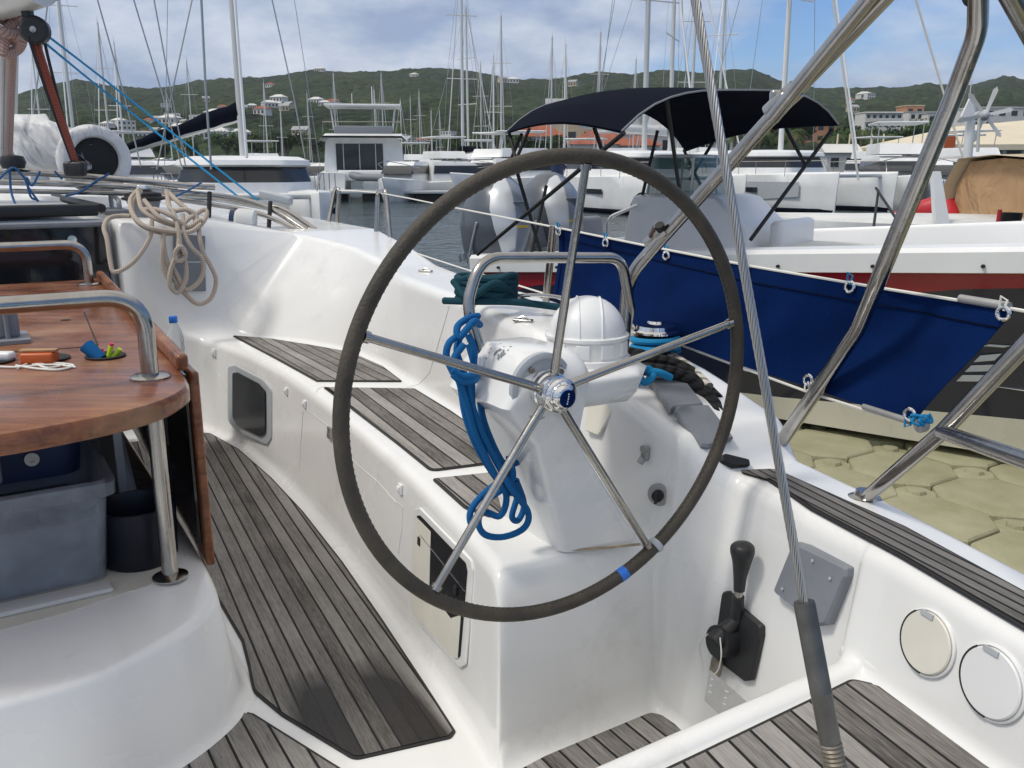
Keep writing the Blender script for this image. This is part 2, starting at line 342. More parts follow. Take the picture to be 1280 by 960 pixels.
def moulding(mirror):
    rings=[]
    for f in st:
        a=-.05
        P=[(a,-1.23),(rin(f),-1.23),(rint(f),zb(f)),(rb(f),zb(f)),(rc(f),zc(f)),(ro(f),zc(f)),(ro(f)+.03,zc(f)-.3),(ro(f)-.25,-2.3)]
        if f>4.63: P[0]=(-.05,zb(f)); P[1]=(-.04,zb(f)); P[2]=(-.03,zb(f))
        Q=fillet([Vector((r,z,0)) for r,z in P],[.04,.036,.035,.045,.035,.3],n=8)
        # subdivide long spans for smooth shading
        rings.append([W(f,(q.x if not mirror else -.10-q.x),q.y) for q in Q])
    return rings
mb=MB(); mb.loft(moulding(False),closed=False); mb.loft(moulding(True),closed=False,flip=True)
deck=mb.build('deck_moulding','gel',yacht,ang=60)
bvh=BVHTree.FromPolygons([Vector(v) for v in mb.v],mb.f)
def hit(x,y,tree=None):
    d=rayw(x,y).normalized(); l,n,i,ds=(tree or bvh).ray_cast(CAM,d)
    if l is None: return at(x,y,d=3),Vector((0,0,1))
    if n.dot(d)>0: n=-n
    return l,n
def cast_plate(px,th,mb,off=.001,cham=0,round_=0,tree=None,n=4):
    H=[hit(x,y,tree) for x,y in px]
    c=sum((h[0] for h in H),Vector((0,0,0)))/len(H); nn=sum((h[1] for h in H),Vector((0,0,0))).normalized()
    # re-project px rays on the mean plane
    P=[]
    for x,y in px:
        d=rayw(x,y); t=(c-CAM).dot(nn)/d.dot(nn); P.append(CAM+d*t+nn*off)
    if round_:
        Pm=[(P[i]+P[(i+1)%len(P)])/2 for i in range(len(P))]; Q=[]
        for i in range(len(P)):
            q=fillet([Pm[i-1],P[i],Pm[i]],round_,n=n); Q+=q[1:-1] if len(q)>2 else q
        P=Q
    mb.slab(P,th,nn,cham); return c,nn,P
def seam(px,name='lid_seam',w=.0022,m='caulk',parent=yacht):
    P=[]
    for i in range(len(px)-1):
        for k in range(6):
            t=k/6; l,n=hit(px[i][0]*(1-t)+px[i+1][0]*t,px[i][1]*(1-t)+px[i+1][1]*t); P.append(l+n*.0002)
    l,n=hit(*px[-1]);P.append(l+n*.0002)
    b=MB(); b.tube(P,w,6); return b.build(name,m,parent)
# ---- teak panels
def teak(name,poly,z,m,skew=0.0,rr=.03,label=None,th=.006):
    """poly in (f,r); planks run forward with r drifting by skew per metre"""
    P=[Vector((f,r,0)) for f,r in poly]; Pm=[(P[i]+P[(i+1)%len(P)])/2 for i in range(len(P))]; Q=[]
    R=rr if isinstance(rr,(list,tuple)) else [rr]*len(P)
    for i in range(len(P)): Q+=fillet([Pm[i-1],P[i],Pm[i]],R[i],n=6)[1:-1]
    c=sum(Q,Vector((0,0,0)))/len(Q)
    def grow(d):
        out=[]
        n=len(Q)
        for i in range(n):
            t=(Q[(i+1)%n]-Q[i-1]); t=t.normalized() if t.length>1e-6 else Vector((1,0,0)); nn=Vector((t.y,-t.x,0))
            if nn.dot(Q[i]-c)<0: nn=-nn
            out.append(Q[i]+nn*d)
        return out
    b=MB(); b.slab([W(q.x,q.y,z) for q in grow(.0)],th-.002,(0,0,1))
    cb=b.build('teak_border','caulk',None)
    b=MB(); G=grow(-.007)
    top=[W(q.x,q.y,z+th) for q in G]; ar=sum(((G[i].x*G[(i+1)%len(G)].y-G[(i+1)%len(G)].x*G[i].y) for i in range(len(G))))
    idx=list(range(len(G))); uv=[(q.y-skew*q.x,q.x) for q in G]
    if ar>0: idx.reverse()
    b.add([top[i] for i in idx],[tuple(range(len(idx)))],[tuple(uv[i] for i in idx)])
    o=b.build(name,m,yacht,smooth=False)
    if label:o['label']=label
    setparent(cb,o); return o
Zs=-1.23
teak('teak_sole',[(4.22,.50),(4.19,.905),(3.85,.957),(3.4,.967),(2.98,.955),(2.5,.92),(2.09,.877),(1.75,.837),(1.535,.81),(1.52,.79),(1.563,.58),(1.80,.497),(1.93,.468),(2.05,.49),(2.18,.51),(2.8,.52)],Zs,'teakf',.09,[.02,.05,.1,.1,.1,.1,.1,.1,.01,.03,.03,.1,.08,.1,.1,.1],'grey teak cockpit sole with dark damp patches at its aft end')
teak('teak_sole',[(1.878,.415),(1.84,.445),(1.54,.55),(1.30,.62),(1.0,.66),(1.0,-.02),(1.62,.02),(1.73,.20)],Zs,'teak',.0,[.02,.02,.02,.02,.02,.02,.05,.1],'short grey teak panel aft of the table base')
teak('teak_sole',[(1.40,1.262),(1.352,.845),(1.0,.78),(.92,.78),(.92,1.20),(1.2,1.238)],Zs,'teak',.0,[.03,.02,.02,.02,.02,.02],'grey teak panel below the gear lever')
teak('teak_bench',[(4.33,1.085),(4.14,1.225),(3.9,1.33),(3.65,1.425),(3.3,1.43),(3.01,1.385),(3.19,1.107),(3.7,1.10)],-.80,'teakb',.0,[.01,.05,.1,.1,.1,.01,.01,.1],'forward teak panel on the starboard bench')
teak('teak_bench',[(3.085,1.095),(2.885,1.375),(2.55,1.345),(2.2,1.30),(1.99,1.235),(2.03,1.01),(2.3,1.035)],-.80,'teakb',.10,[.005,.01,.05,.05,.01,.03,.05],'middle teak panel on the starboard bench')
teak('teak_bench',[(1.975,.985),(1.93,1.16),(1.70,1.16),(1.66,.985),(1.75,.958)],-.80,'teakb',.10,[.01,.01,.01,.03,.05],'aft teak panel of the bench beside the pedestal')
teak('teak_seat',[(.838,1.215),(.836,1.14),(.834,1.0),(.832,.85),(.83,.60),(.83,.35),(.1,.35),(.1,1.12),(.587,1.195),(.80,1.24)],-.86,'teakb',.19,[.03,.05,.05,.05,.05,.02,.02,.02,.05,.02],'teak helm seat panel beside the round hatches')
teak('teak_sidedeck',[(1.295,1.395),(1.258,1.473),(.907,1.428),(.646,1.355),(.3,1.29),(0,1.21),(0,1.12),(.3,1.19),(.58,1.237),(.83,1.304),(1.06,1.35),(1.22,1.405)],-.65,'teakd',.20,[.01,.02,.1,.1,.1,.01,.01,.1,.1,.1,.1,.02],'narrow dark grey teak planks on the side deck')
# lip of the helm seat
b=MB(); b.box(W(.55,1.232,-.848),(.70,.035,.035),X=tuple(W(1,.12,0)-W(0,0,0)),Y=tuple((W(0,1,0)-W(.12,0,0))),bev=.012); b.build('seat_ledge','gel',yacht)
# ---- table base
hb=[(1.70,-.05),(1.70,.10),(1.735,.22),(1.80,.335),(1.875,.41),(2.0,.45),(2.4,.46),(3.2,.47),(4.3,.47)]
hr=[(1.70,-.05),(1.70,.10),(1.73,.2),(1.79,.31),(1.865,.378),(1.98,.415),(2.4,.43),(3.2,.44),(4.3,.44)]
hn=[(1.95,-.05),(1.96,.08),(1.98,.17),(2.0,.25),(2.03,.32),(2.10,.36),(2.4,.38),(3.2,.39),(4.3,.39)]
def full(h,z,off=0):
    c=[Vector((f,r,0)) for f,r in h]; q=cr(c,5); 
    q=[Vector((p.x-off if p.x<2 else p.x, p.y+off*(1 if p.y>.2 else .0),0)) for p in q]
    m=[Vector((p.x,-.10-p.y,0)) for p in q[1:]][::-1]
    return [W(p.x,p.y,z) for p in m+q]
b=MB(); b.loft([full(hb,-1.232,.035),full(hb,-1.222,.015),full(hb,-1.20,0),full(hr,-.965,.0),full(hr,-.952,-.008),full(hr,-.947,-.02),full(hn,-.931,-.0),full(hn,-.93,-.01)],caps=True)
base=b.build('table_base','gel',yacht,ang=70)
b=MB(); b.slab(full(hn,-.9300,-.006),.0015,(0,0,1)); nsk=b.build('nonskid_pad','cream',None); setparent(nsk,base)
# ---- table
tt=[(1.72,-.05),(1.725,.06),(1.755,.19),(1.80,.285),(1.87,.355),(1.97,.393),(2.25,.408),(3.2,.45),(4.0,.487),(4.04,.46),(4.05,.3),(4.05,0)]
def tring(z,off): 
    q=[Vector((f+(off if f<2 else (-off if f>4 else 0)),r-(off if r>.35 else 0),0)) for f,r in tt]; q=cr(q,4)
    m=[Vector((p.x,-.10-p.y,0)) for p in q[1:]][::-1]
    return [W(p.x,p.y,z) for p in m+q]
b=MB(); b.loft([tring(-.493,.03),tring(-.493,.006),tring(-.486,0),tring(-.462,0),tring(-.453,.005),tring(-.450,.014)],caps=True)
table=b.build('cockpit_table','mahog',yacht); table['label']='varnished wooden cockpit table with scuffed aft edge and folded leaf'
b=MB(); b.box(W(3.05,.447,-.435),(1.95,.028,.04),X=tuple((W(1,.043,0)-W(0,0,0)).normalized()),Y=tuple((W(-.043,1,0)-W(0,0,0)).normalized()),Z=(0,0,1),bev=.011); b.build('fiddle_rail','mahog',table)
b=MB(); b.box(W(3.10,.473,-.72),(1.95,.022,.50),X=tuple((W(1,.035,0)-W(0,0,0)).normalized()),Y=tuple((W(-.035,1,0)-W(0,0,0)).normalized()),Z=(0,0,1),bev=.008); b.build('folding_leaf','mahog',table)
b=MB(); b.box(W(3.10,.455,-.70),(1.9,.006,.44),X=tuple((W(1,.035,0)-W(0,0,0)).normalized()),Y=tuple((W(-.035,1,0)-W(0,0,0)).normalized()),Z=(0,0,1)); b.build('leaf_backing','smoke',table)
b=MB(); b.box(W(2.30,.372,-.58),(.012,.05,.22),X=tuple(W(1,0,0)-W(0,0,0)),Y=tuple(W(0,1,0)-W(0,0,0))); b.build('leaf_stay','black',table)
# table pedestal core under the top (white sides, dark recess)
b=MB(); fX=tuple(W(1,0,0)-W(0,0,0)); rX=tuple(W(0,1,0)-W(0,0,0))
b.box(W(3.2,.29,-.715),(1.6,.02,.43),fX,rX,(0,0,1)); b.box(W(3.2,-.39,-.715),(1.6,.02,.43),fX,rX,(0,0,1)); b.box(W(2.75,-.05,-.715),(.02,.66,.43),fX,rX,(0,0,1)); b.build('table_pedestal','whited',table)
b=MB(); b.box(W(2.26,-.08,-.545),(.012,.56,.075),fX,rX,(0,0,1),bev=.005); b.build('socket_panel','cream',table)
b=MB(); b.box(W(2.248,.10,-.553),(.012,.095,.05),fX,rX,(0,0,1),bev=.005); 
for dr in(-.032,.032): b.cyl(W(2.243,.10+dr,-.553),W(2.238,.10+dr,-.553),.006,n=12)
b.cyl(W(2.25,-.045,-.545),W(2.225,-.045,-.545),.022); b.cyl(W(2.25,.11,-.59),W(2.235,.115,-.615),.016,.02); b.cyl(W(2.235,.118,-.61),W(2.225,.118,-.612),.02)
b.build('power_socket','black',table)
# slanted white brace
b=MB(); b.tube([W(2.75,.30,-.50),W(2.35,.315,-.93)],.016,8); b.build('brace','whited',table)
def handrail(f,r0,zf,ztop,rad,name='handrail'):
    P=fillet([W(f,r0,zf),W(f,r0,ztop),W(f,-.10-r0,ztop),W(f,-.10-r0,zf)],.085,n=12)
    b=MB(); b.tube(P,rad,20); h=b.build(name,'steel',table)
    for r in(r0,-.10-r0): b=MB(); b.lathe([(.043,0),(.043,.004),(.036,.008),(rad,.009)],W(f,r,-.45)); b.build('base_flange','steel',h)
    return h
h=handrail(2.027,.325,-.93,-.268,.0185)
b=MB(); b.lathe([(.04,0),(.04,.004),(.02,.012)],W(2.027,.325,-.9285)); b.build('base_flange','steel',h)
handrail(3.85,.425,-.45,-.29,.0185)
# cup holders, finger hole, instrument bracket
for (px,py,rx) in((132,446,.042),(62,449,.042),(-8,452,.042)):
    c=at(px,py,Z=1.5505)
    b=MB(); b.lathe([(.034,-.001),(.046,0),(.047,.004),(.043,.006),(.038,.004),(.036,.0012)],c); b.build('cup_holder','rubber',table)
c=at(82,400,Z=1.5505); b=MB(); b.lathe([(.014,0),(.014,.0012)],c); b.build('finger_hole','rubber',table)
b=MB(); b.tube([at(105,390,Z=1.551),at(122,431,Z=1.551),at(118,433,Z=1.551)],.0018,6); b.build('hatch_hook','rubber',table)
b=MB(); b.tube([at(0,441,Z=1.5505),at(104,434,Z=1.5505)],.0012,6); b.build('board_joint','rubber',table)
c=bat(10,425,Z=1.551); b=MB(); b.box(W(c.x,c.y-.02,-.444),(.16,.14,.01),fX,rX,(0,0,1)); b.box(W(c.x,c.y-.02,-.40),(.06,.10,.085),fX,rX,(0,0,1),bev=.012); b.cyl(W(c.x-.04,c.y,-.44),W(c.x-.04,c.y,-.36),.006); b.build('table_bracket','grey',table)
# ---- companionway
b=MB(); b.box(W(4.56,-.05,-.64),(.012,1.30,.80),fX,rX,(0,0,1)); b.build('companionway_hatch','smoke',yacht)
b=MB(); b.tube([W(4.535,.625,-1.0),W(4.535,.60,-.25),W(4.535,-.70,-.25),W(4.535,-.725,-1.0)],.018,8); b.build('companionway_frame','grey',yacht)
b=MB(); b.box(W(5.15,-.05,-.175),(1.1,1.05,.02),fX,rX,(0,0,1),bev=.006); sh=b.build('sliding_hatch','lgrey',yacht)
b=MB(); b.box(W(4.60,-.05,-.19),(.06,1.26,.055),fX,rX,(0,0,1),bev=.01); b.tube([W(4.62,.60,-.185),W(5.7,.50,-.16)],.022,8); b.tube([W(4.62,-.70,-.185),W(5.7,-.60,-.16)],.022,8); b.build('hatch_trim','black',sh)
b=MB(); b.cyl(W(4.54,.45,-.32),W(4.53,.45,-.32),.02); b.build('hatch_lock','chrome',yacht)
# raised cabin top ahead
b=MB()
def cab(f,w,z): return [W(f,r,z2) for r,z2 in fillet([Vector((-.05-w-.1,z-.25,0)),Vector((-.05-w,z,0)),Vector((-.05+w,z,0)),Vector((-.05+w+.1,z-.25,0))],.08,n=5) for r,z2 in [(r,z2)]] if False else [W(f,q.x,q.y) for q in fillet([Vector((-.05-w-.12,z-.25,0)),Vector((-.05-w,z,0)),Vector((-.05+w,z,0)),Vector((-.05+w+.12,z-.25,0))],.08,n=5)]
b.loft([cab(5.3,.8,-.24),cab(5.45,.82,-.155),cab(7.5,.78,-.12),cab(9,.5,-.14),cab(10,.3,-.25)],closed=False); b.build('cabin_top','gel',yacht)
# ---- steering pedestal
ap=lambda x,y,f: bat(x,y,f=f)
lv=[]
BL,BR=ap(702,683,1.425),ap(804,679,1.372); ML,MR=ap(669,507,1.345),ap(728,504,1.318)
TL=Vector((1.31,.835,-.375)); TR=Vector((1.30,1.00,-.372))
def pring(A,B_,df,z=None,ins=0,dr=.0):
    C=Vector((B_.x+df,B_.y+dr,B_.z));D=Vector((A.x+df,A.y+dr,A.z))
    P=[A,B_,C,D]
    if z is not None: P=[Vector((p.x,p.y,z)) for p in P]
    c=sum(P,Vector((0,0,0)))/4; P=[p+(c-p).normalized()*ins for p in P]
    Pm=[(P[i]+P[(i+1)%4])/2 for i in range(4)]; Q=[]
    for i in range(4): Q+=fillet([Pm[i-1],P[i],Pm[i]],.028,n=6)[:-1]
    return [W(*q) for q in Q]
b=MB(); b.loft([pring(BL,BR,.27,-.802),pring(BL,BR,.265,-.80),pring(ML,MR,.24,-.52),pring(Vector((1.315,.81,0)),Vector((1.298,.99,0)),.24,-.43),pring(TL,TR,.24,-.385),pring(TL,TR,.23,-.362,.012),pring(TL,TR,.23,-.345,.03),pring(TL,TR,.23,-.335,.055)],caps=True)
ped=b.build('steering_pedestal','gel',yacht,ang=50)
# scuffed patches on the pedestal head
b=MB(); rnd=random.Random(3)
pt=BVHTree.FromPolygons([Vector(v) for v in b.v] or [Vector((0,0,0))]*3,[(0,1,2)])
mbp=MB(); 
tmp=MB(); tmp.loft([pring(BL,BR,.27,-.802),pring(ML,MR,.24,-.52),pring(Vector((1.315,.81,0)),Vector((1.298,.99,0)),.24,-.43),pring(TL,TR,.24,-.385),pring(TL,TR,.23,-.362,.012),pring(TL,TR,.23,-.345,.03),pring(TL,TR,.23,-.335,.055)],caps=True)
ptree=BVHTree.FromPolygons([Vector(v) for v in tmp.v],tmp.f)
for k in range(26):
    x=rnd.gauss(626,9); y=440+(x-626)*-.15+rnd.gauss(0,4.5)
    l,n=hit(x,y,ptree)
    if (l-CAM).length>1.9: continue
    u=n.orthogonal().normalized(); w=n.cross(u); a0=rnd.random()*6; m_=rnd.uniform(.002,.006)
    mbp.add([l+n*.0006+(u*math.cos(a0+t*.9)*m_*rnd.uniform(.4,1.3)+w*math.sin(a0+t*.9)*m_*rnd.uniform(.3,1)) for t in range(7)],[tuple(range(7))])
if mbp.v: mbp.build('paint_scuffs','grey',ped,smooth=False)
# compass pod and compass
b=MB(); pc=ap(742,505,1.44)
b.loft([[W(f,r,z) for f,r in rr_] for z,rr_ in [(-.475,[(1.42,.93),(1.40,1.10),(1.44,1.15),(1.52,1.15),(1.54,.93)]),(-.466,[(1.375,.92),(1.36,1.13),(1.43,1.19),(1.57,1.19),(1.58,.92)]),(-.445,[(1.36,.92),(1.345,1.14),(1.42,1.215),(1.60,1.215),(1.60,.92)]),(-.415,[(1.36,.92),(1.34,1.15),(1.42,1.23),(1.62,1.23),(1.62,.92)]),(-.405,[(1.37,.92),(1.355,1.14),(1.43,1.215),(1.60,1.215),(1.60,.92)])]],caps=True)
b.build('compass_pod','gel',ped,ang=75)
cc=ap(733,452,1.50); cz=-.405
b=MB(); b.lathe([(.094,0),(.094,.012),(.088,.014),(.087,.050),(.091,.053),(.091,.059),(.084,.061)],W(cc.x,cc.y,cz)); 
comp=b.build('compass','gel',ped)
R0=.083; dome=[(R0*math.cos(math.radians(a)),.058+.082*math.sin(math.radians(a))) for a in range(0,91,9)]
b=MB(); b.lathe(dome,W(cc.x,cc.y,cz)); b.build('compass_cover','white',comp)
b=MB(); o=W(cc.x,cc.y,cz)
for sx in(-.022,.026):
    b.tube([o+Vector((sx, -math.sqrt(max(0,R0**2-sx**2))*math.cos(math.radians(a))*1.0,.058+.083*math.sin(math.radians(a))*math.sqrt(max(0,1-(sx/R0)**2)))) for a in range(0,181,10)],.0022,6)
b.build('cover_ridge','white',comp)
for a in(-100,-65,-30,-135): 
    b=MB(); t=math.radians(a); d=Vector((math.cos(t),math.sin(t),0)); b.box(o+d*.0865+Vector((0,0,.033)),(.006,.030,.030),tuple(d),(-d.y,d.x,0),(0,0,1),bev=.0025); b.build('grip_recess','white',comp)
b=MB(); q=ap(690,428,1.40); b.box(W(q.x,q.y,-.365),(.018,.016,.04),fX,rX,(0,0,1),bev=.006); b.build('light_clip','clear',ped)
# pedestal guard rail
gp=[ap(628,533,1.47),ap(585,402,1.50),ap(592,322,1.52),ap(780,320,1.52),ap(784,400,1.56),ap(768,470,1.60)]
gp=[ap(629,530,1.46),ap(583,383,1.50),ap(601,322,1.51),ap(777,322,1.51),ap(788,385,1.53),ap(776,450,1.60)]
b=MB(); b.tube(fillet([W(*g) for g in gp],[.10,.075,.06,.06],n=9),.0115,16); b.build('pedestal_guard','steel',ped)
b=MB(); b.box(W(*(ap(633,505,1.49))),(.015,.02,.10),fX,rX,(0,0,1),bev=.005); b.build('guard_bracket','steel',ped)
# hatch cover on the coaming behind the pedestal
b=MB(); cast_plate([(738,503),(756,494),(775,494),(768,515),(750,545),(732,538)],.006,b,cham=.003,round_=.012); b.build('inspection_hatch','cream',yacht)
# ---- wheel
Wn=Vector((.513,-.857,-.04)).normalized(); Wc=at(706,497,d=1.577)
up=Vector((0,math.sin(PITCH),math.cos(PITCH))); Wu=up.cross(Wn).normalized(); Wv=Wn.cross(Wu); ph=1.635; Rw=.42
# measured in camera axes: u=camera-up x n
def wp(a,rad,off=0): return Wc+(Wu*math.cos(a)+Wv*math.sin(a))*rad+Wn*off
def arc(a0,a1,n): return [a0+(a1-a0)*k/n for k in range(n+1)]
a_gap0=ph-2*2*math.pi/5
b=MB(); b.tube([wp(2*math.pi*k/120,Rw) for k in range(120)],.0133,16,closed=True)
wheel=b.build('steering_wheel','leather',yacht,ang=80); wheel['label']='large steering wheel with dark worn leather rim and five steel spokes'
b=MB(); 
for s in range(2): pass
b.tube([wp(a,Rw-.0137,0) for a in arc(0,2*math.pi,420)],.0013,5,closed=False)
rn=random.Random(5); PP=[]
for k in range(420):
    a=2*math.pi*k/420; 
    PP.append(wp(a,Rw-.0131,.003*(1 if k%2 else -1)))
b=MB(); b.tube(PP,.0009,4); b.build('stitching','rubber',wheel)
def ang(x,y):
    d=rayw(x,y); t=(Wc-CAM).dot(Wn)/d.dot(Wn); p=CAM+d*t-Wc; return math.atan2(p.dot(Wv),p.dot(Wu))
aT=ang(778,718); b=MB(); b.tube([wp(a,Rw) for a in arc(aT-.022,aT+.022,4)],.0141,16); b.build('blue_tape','blueT',wheel)
aM=ang(820,681); b=MB(); b.tube([wp(a,Rw) for a in arc(aM-.016,aM+.016,4)],.0180,16,radii=[.0150,.0166,.0172,.0166,.0150]); b.build('king_spoke_knot','rwhite' if False else 'lgrey',wheel)
b=MB(); b.tube([wp(a,Rw) for a in arc(aT+.024,aT+.036,3)],.0118,12); b.build('bare_rim','rust',wheel)
for k in range(5):
    a=ph-k*2*math.pi/5
    b=MB(); b.tube([wp(a,.024,-.040),wp(a,.08,-.036),wp(a,Rw-.012,0)],.0078,12,radii=[.0085,.0082,.0072]); b.cyl(wp(a,Rw-.022,-.001),wp(a,Rw-.012,0),.010,n=10); b.build('spoke','steel',wheel)
b=MB(); b.lathe([(.066,-.085),(.066,-.074),(.058,-.070),(.055,-.070),(.054,-.073),(.034,-.073),(.034,-.058),(.036,-.055)],Wc,Wn,40); b.build('shaft_flange','lgrey',wheel)
b=MB()
for k in range(4):
    a=ph+.7+k*math.pi/2; b.cyl(wp(a,.046,-.073),wp(a,.046,-.066),.0055,n=10)
b.build('flange_bolt','rust',wheel)
b=MB(); b.lathe([(.034,-.058),(.037,-.055),(.037,-.045),(.034,-.042)],Wc,Wn,40); b.lathe([(.030,-.042),(.034,-.040),(.034,-.024),(.030,-.022)],Wc,Wn,40)
b.lathe([(.0285,-.024),(.0325,-.020),(.0335,-.012),(.031,-.008),(.027,-.006),(.024,.002),(.017,.008),(.0001,.009)],Wc,Wn,48); hub=b.build('hub','chrome',wheel)
b=MB(); b.lathe([(.0165,.0085),(.0165,.0098),(.0155,.0102),(.0001,.0103)],Wc,Wn,32); b.build('hub_badge','navycloth',hub)
# five small white letters down the badge
b=MB(); 
for k in range(5):
    c=Wc+Wn*.0106+Wv*(.009-.0045*k)+Wu*.0005*math.sin(k); b.box(c,(.0022,.0026,.0006),tuple(Wu),tuple(Wv),tuple(Wn))
b.build('badge_lettering','white',hub)
# ================================================================= fittings
def plate(name,px,m,th=.006,cham=.002,rd=.01,parent=yacht,off=.0005,label=None):
    b=MB(); c,n,P=cast_plate(px,th,b,off=off,cham=cham,round_=rd); o=b.build(name,m,parent)
    if label:o['label']=label
    return o,c,n
def wall_axes(n):
    u=Vector((0,0,1))-n*n.z; u.normalize(); return u.cross(n).normalized(),u
# gear lever
o,c,n=plate('lever_plate',[(908,740),(914,738),(922,752),(957,782),(957,795),(944,850),(935,851),(897,822),(899,800)],'black',.014,.004,.012)
lx,lu=wall_axes(n)
pv=at(918,800,d=(c-CAM).dot(n)/rayw(918,800).dot(n))+n*.02
b=MB(); b.cyl(pv-n*.02,pv+n*.03,.034,n=24); lb=b.build('lever_hub','black',o)
b=MB(); kt=hit(928,690)[0]+n*.085; kb=hit(926,752)[0]+n*.062
kt=at(927,697,d=(kb-CAM).length/ rayw(926,752).length if False else (at(926,752,d=1)-CAM).length and ((kb-CAM).dot(Vector((0,1,0)))/rayw(926,752).y))
kk=lambda x,y,f=0: at(x,y,Y=(kb-CAM).y+f)
b.tube([pv+n*.035,kk(921,775,.01),kk(923,745,.0)],.016,14,radii=[.021,.0155,.0125]); b.build('lever_arm','black',o)
b=MB(); b.tube([kk(923,748),kk(924,735)],.009,12); b.build('lever_shaft','steel',o)
b=MB(); b.tube(cr([kk(924,738),kk(925,722),kk(927,705),kk(928,692),kk(928,683),kk(928,677.5)],4),.01,18,radii=list(np.interp(np.arange(21),[0,4,8,12,14,16,18,19,20],[.0115,.0135,.0185,.0245,.0252,.0240,.0190,.0135,.003]))); b.build('lever_knob','black',o)
# padlock and cord hanging on the lever
b=MB(); 
loop=[pv+n*.04+lx*(-.018)+lu*.01,pv+n*.043+lx*(-.034)+lu*(-.02),pv+n*.03+lx*(-.03)+lu*(-.06),pv+n*.03+lx*(-.012)+lu*(-.085),pv+n*.03+lx*(.018)+lu*(-.06),pv+n*.043+lx*(.034)+lu*(-.015),pv+n*.043+lx*(.02)+lu*.02]
b.tube(cr(loop,6),.0016,6); cord=b.build('padlock','rline',None); T(cord,'small corroded brass padlock hanging on a white cord from the gear lever','padlock')
b=MB(); q=hit(906,832)[0]+n*.024; b.box(q,(.026,.018,.042),tuple(lx),tuple(n),tuple(lu),bev=.006); b.build('lock_body','rust',cord)
# throttle placard with rivets and grey text bars
o,c,n=plate('instruction_plate',[(887,837),(946,888),(912,905),(881,876)],'placard',.0015,0,.003)
lx,lu=wall_axes(n); b=MB(); rn=random.Random(4)
A,Bv,Cv=at(890,850,d=1),0,0
def pl(x,y): 
    d=rayw(x,y); return CAM+d*((c-CAM).dot(n)/d.dot(n))+n*.0023
for i in range(6):
    for j in range(3):
        if rn.random()<.75:
            s,t=(i+.5)/6.5,(j+.6)/3.6; x=887+(946-887)*s+(881-887)*t*.9; y=841+(886-837)*s+(36)*t*.8
            b.box(pl(x,y),(.008*rn.uniform(.6,1.3),.0022,.0004),tuple(lx),tuple(lu),tuple(n))
b.build('engraved_text','lgrey',o)
# grey square lid on the wall
o,c,n=plate('access_lid',[(1000,677),(1014,681),(1069,709),(1068,720),(1043,780),(1033,782),(978,741),(976,737)],'grey',.022,.006,.006,label='flat square grey access lid on the cockpit side')
for x,y in((1010,690),(1028,700),(1050,722),(1030,765),(990,735)):
    d=rayw(x,y); p=CAM+d*((c-CAM).dot(n)/d.dot(n))+n*.0245; b=MB(); b.lathe([(.0001,0),(.0035,0),(.003,.0015),(.0001,.0016)],p,n,8); b.build('screw','lgrey',o)
# aged sealant where the pedestal meets the seat box
M['sealant']=mat('aged_sealant',(.42,.33,.22),.7,var=.3,vscale=30)
b=MB(); b.tube([W(f_,r_,-.7985) for f_,r_ in((1.700,1.022),(1.56,1.022),(1.445,1.022),(1.42,1.04),(1.385,1.12),(1.365,1.185))],.0028,6); b.build('sealant_bead','sealant',ped)
# two round white hatches
for k,(x,y,rx) in enumerate(((1160,803,36),(1241,853,41))):
    H,n=hit(x,y); r=rx*(H-CAM).dot(Vector((0,math.cos(PITCH),-math.sin(PITCH))))/FX*1.08
    b=MB(); b.lathe([(r*1.10,0),(r*1.10,.003),(r*1.04,.005),(r*1.03,.001)],H,n,40); o=b.build('round_hatch','gel',yacht)
    o['label']='round cream storage hatch with yellowed edge' if k==0 else 'round white storage hatch nearest the stern'
    b=MB(); b.lathe([(r*1.0,.0),(r*1.0,.006),(r*.96,.008),(.001,.0085)],H,n,40); b.build('lid','cream' if k==0 else 'white',o)
    b=MB(); u,w=wall_axes(n); b.tube([H+n*.006+(u*math.cos(t)+w*math.sin(t))*r*1.02 for t in arc(math.radians(130),math.radians(275),16)],.0018,6) ; b.build('lid_seal','caulk',o)
    b=MB(); b.box(H+n*.009+(-u*.28+w*.93)*r*-1*0+(w*.90-u*.15)*r,(r*.5,.008,.004),tuple(u),tuple(w),tuple(n)); b.build('hinge','lgrey',o)
# grey pads on the coaming
plate('instrument_cover',[(806,476),(814,474),(846,474),(878,515),(840,519),(836,522)],'grey',.014,.005,.006,off=.008,label='grey instrument cover, the one nearer the winch')
plate('instrument_cover',[(838,522),(842,516),(880,514),(912,556),(880,567),(872,566)],'grey',.014,.005,.006,off=.014,label='grey instrument cover, the one nearer the stern')
plate('switch_plate',[(898,572),(904,569),(934,577),(935,584),(914,586),(899,578)],'rubber',.012,.004,.005)
# shower / fuel fittings on wall
H,n=hit(809,566); u,w=wall_axes(n); b=MB(); b.box(H+n*.006,(.022,.034,.012),tuple(u),tuple(w),tuple(n),bev=.005); b.cyl(H+n*.012-w*.012,H+n*.02-w*.022,.008); b.cyl(H+n*.014+w*.012+u*.006,H+n*.022+w*.012+u*.006,.009); b.build('shower_outlet','alplate',yacht)
H,n=hit(824,618); u,w=wall_axes(n); b=MB(); b.lathe([(.026,0),(.026,.003),(.022,.005),(.001,.006)],H,n,24); o=b.build('key_switch','alplate',yacht)
b=MB(); b.lathe([(.013,.005),(.013,.018),(.008,.021),(.001,.022)],H,n,20); b.box(H+n*.024,(.006,.028,.014),tuple(u),tuple(w),tuple(n),bev=.002); b.build('key_knob','rubber',o)
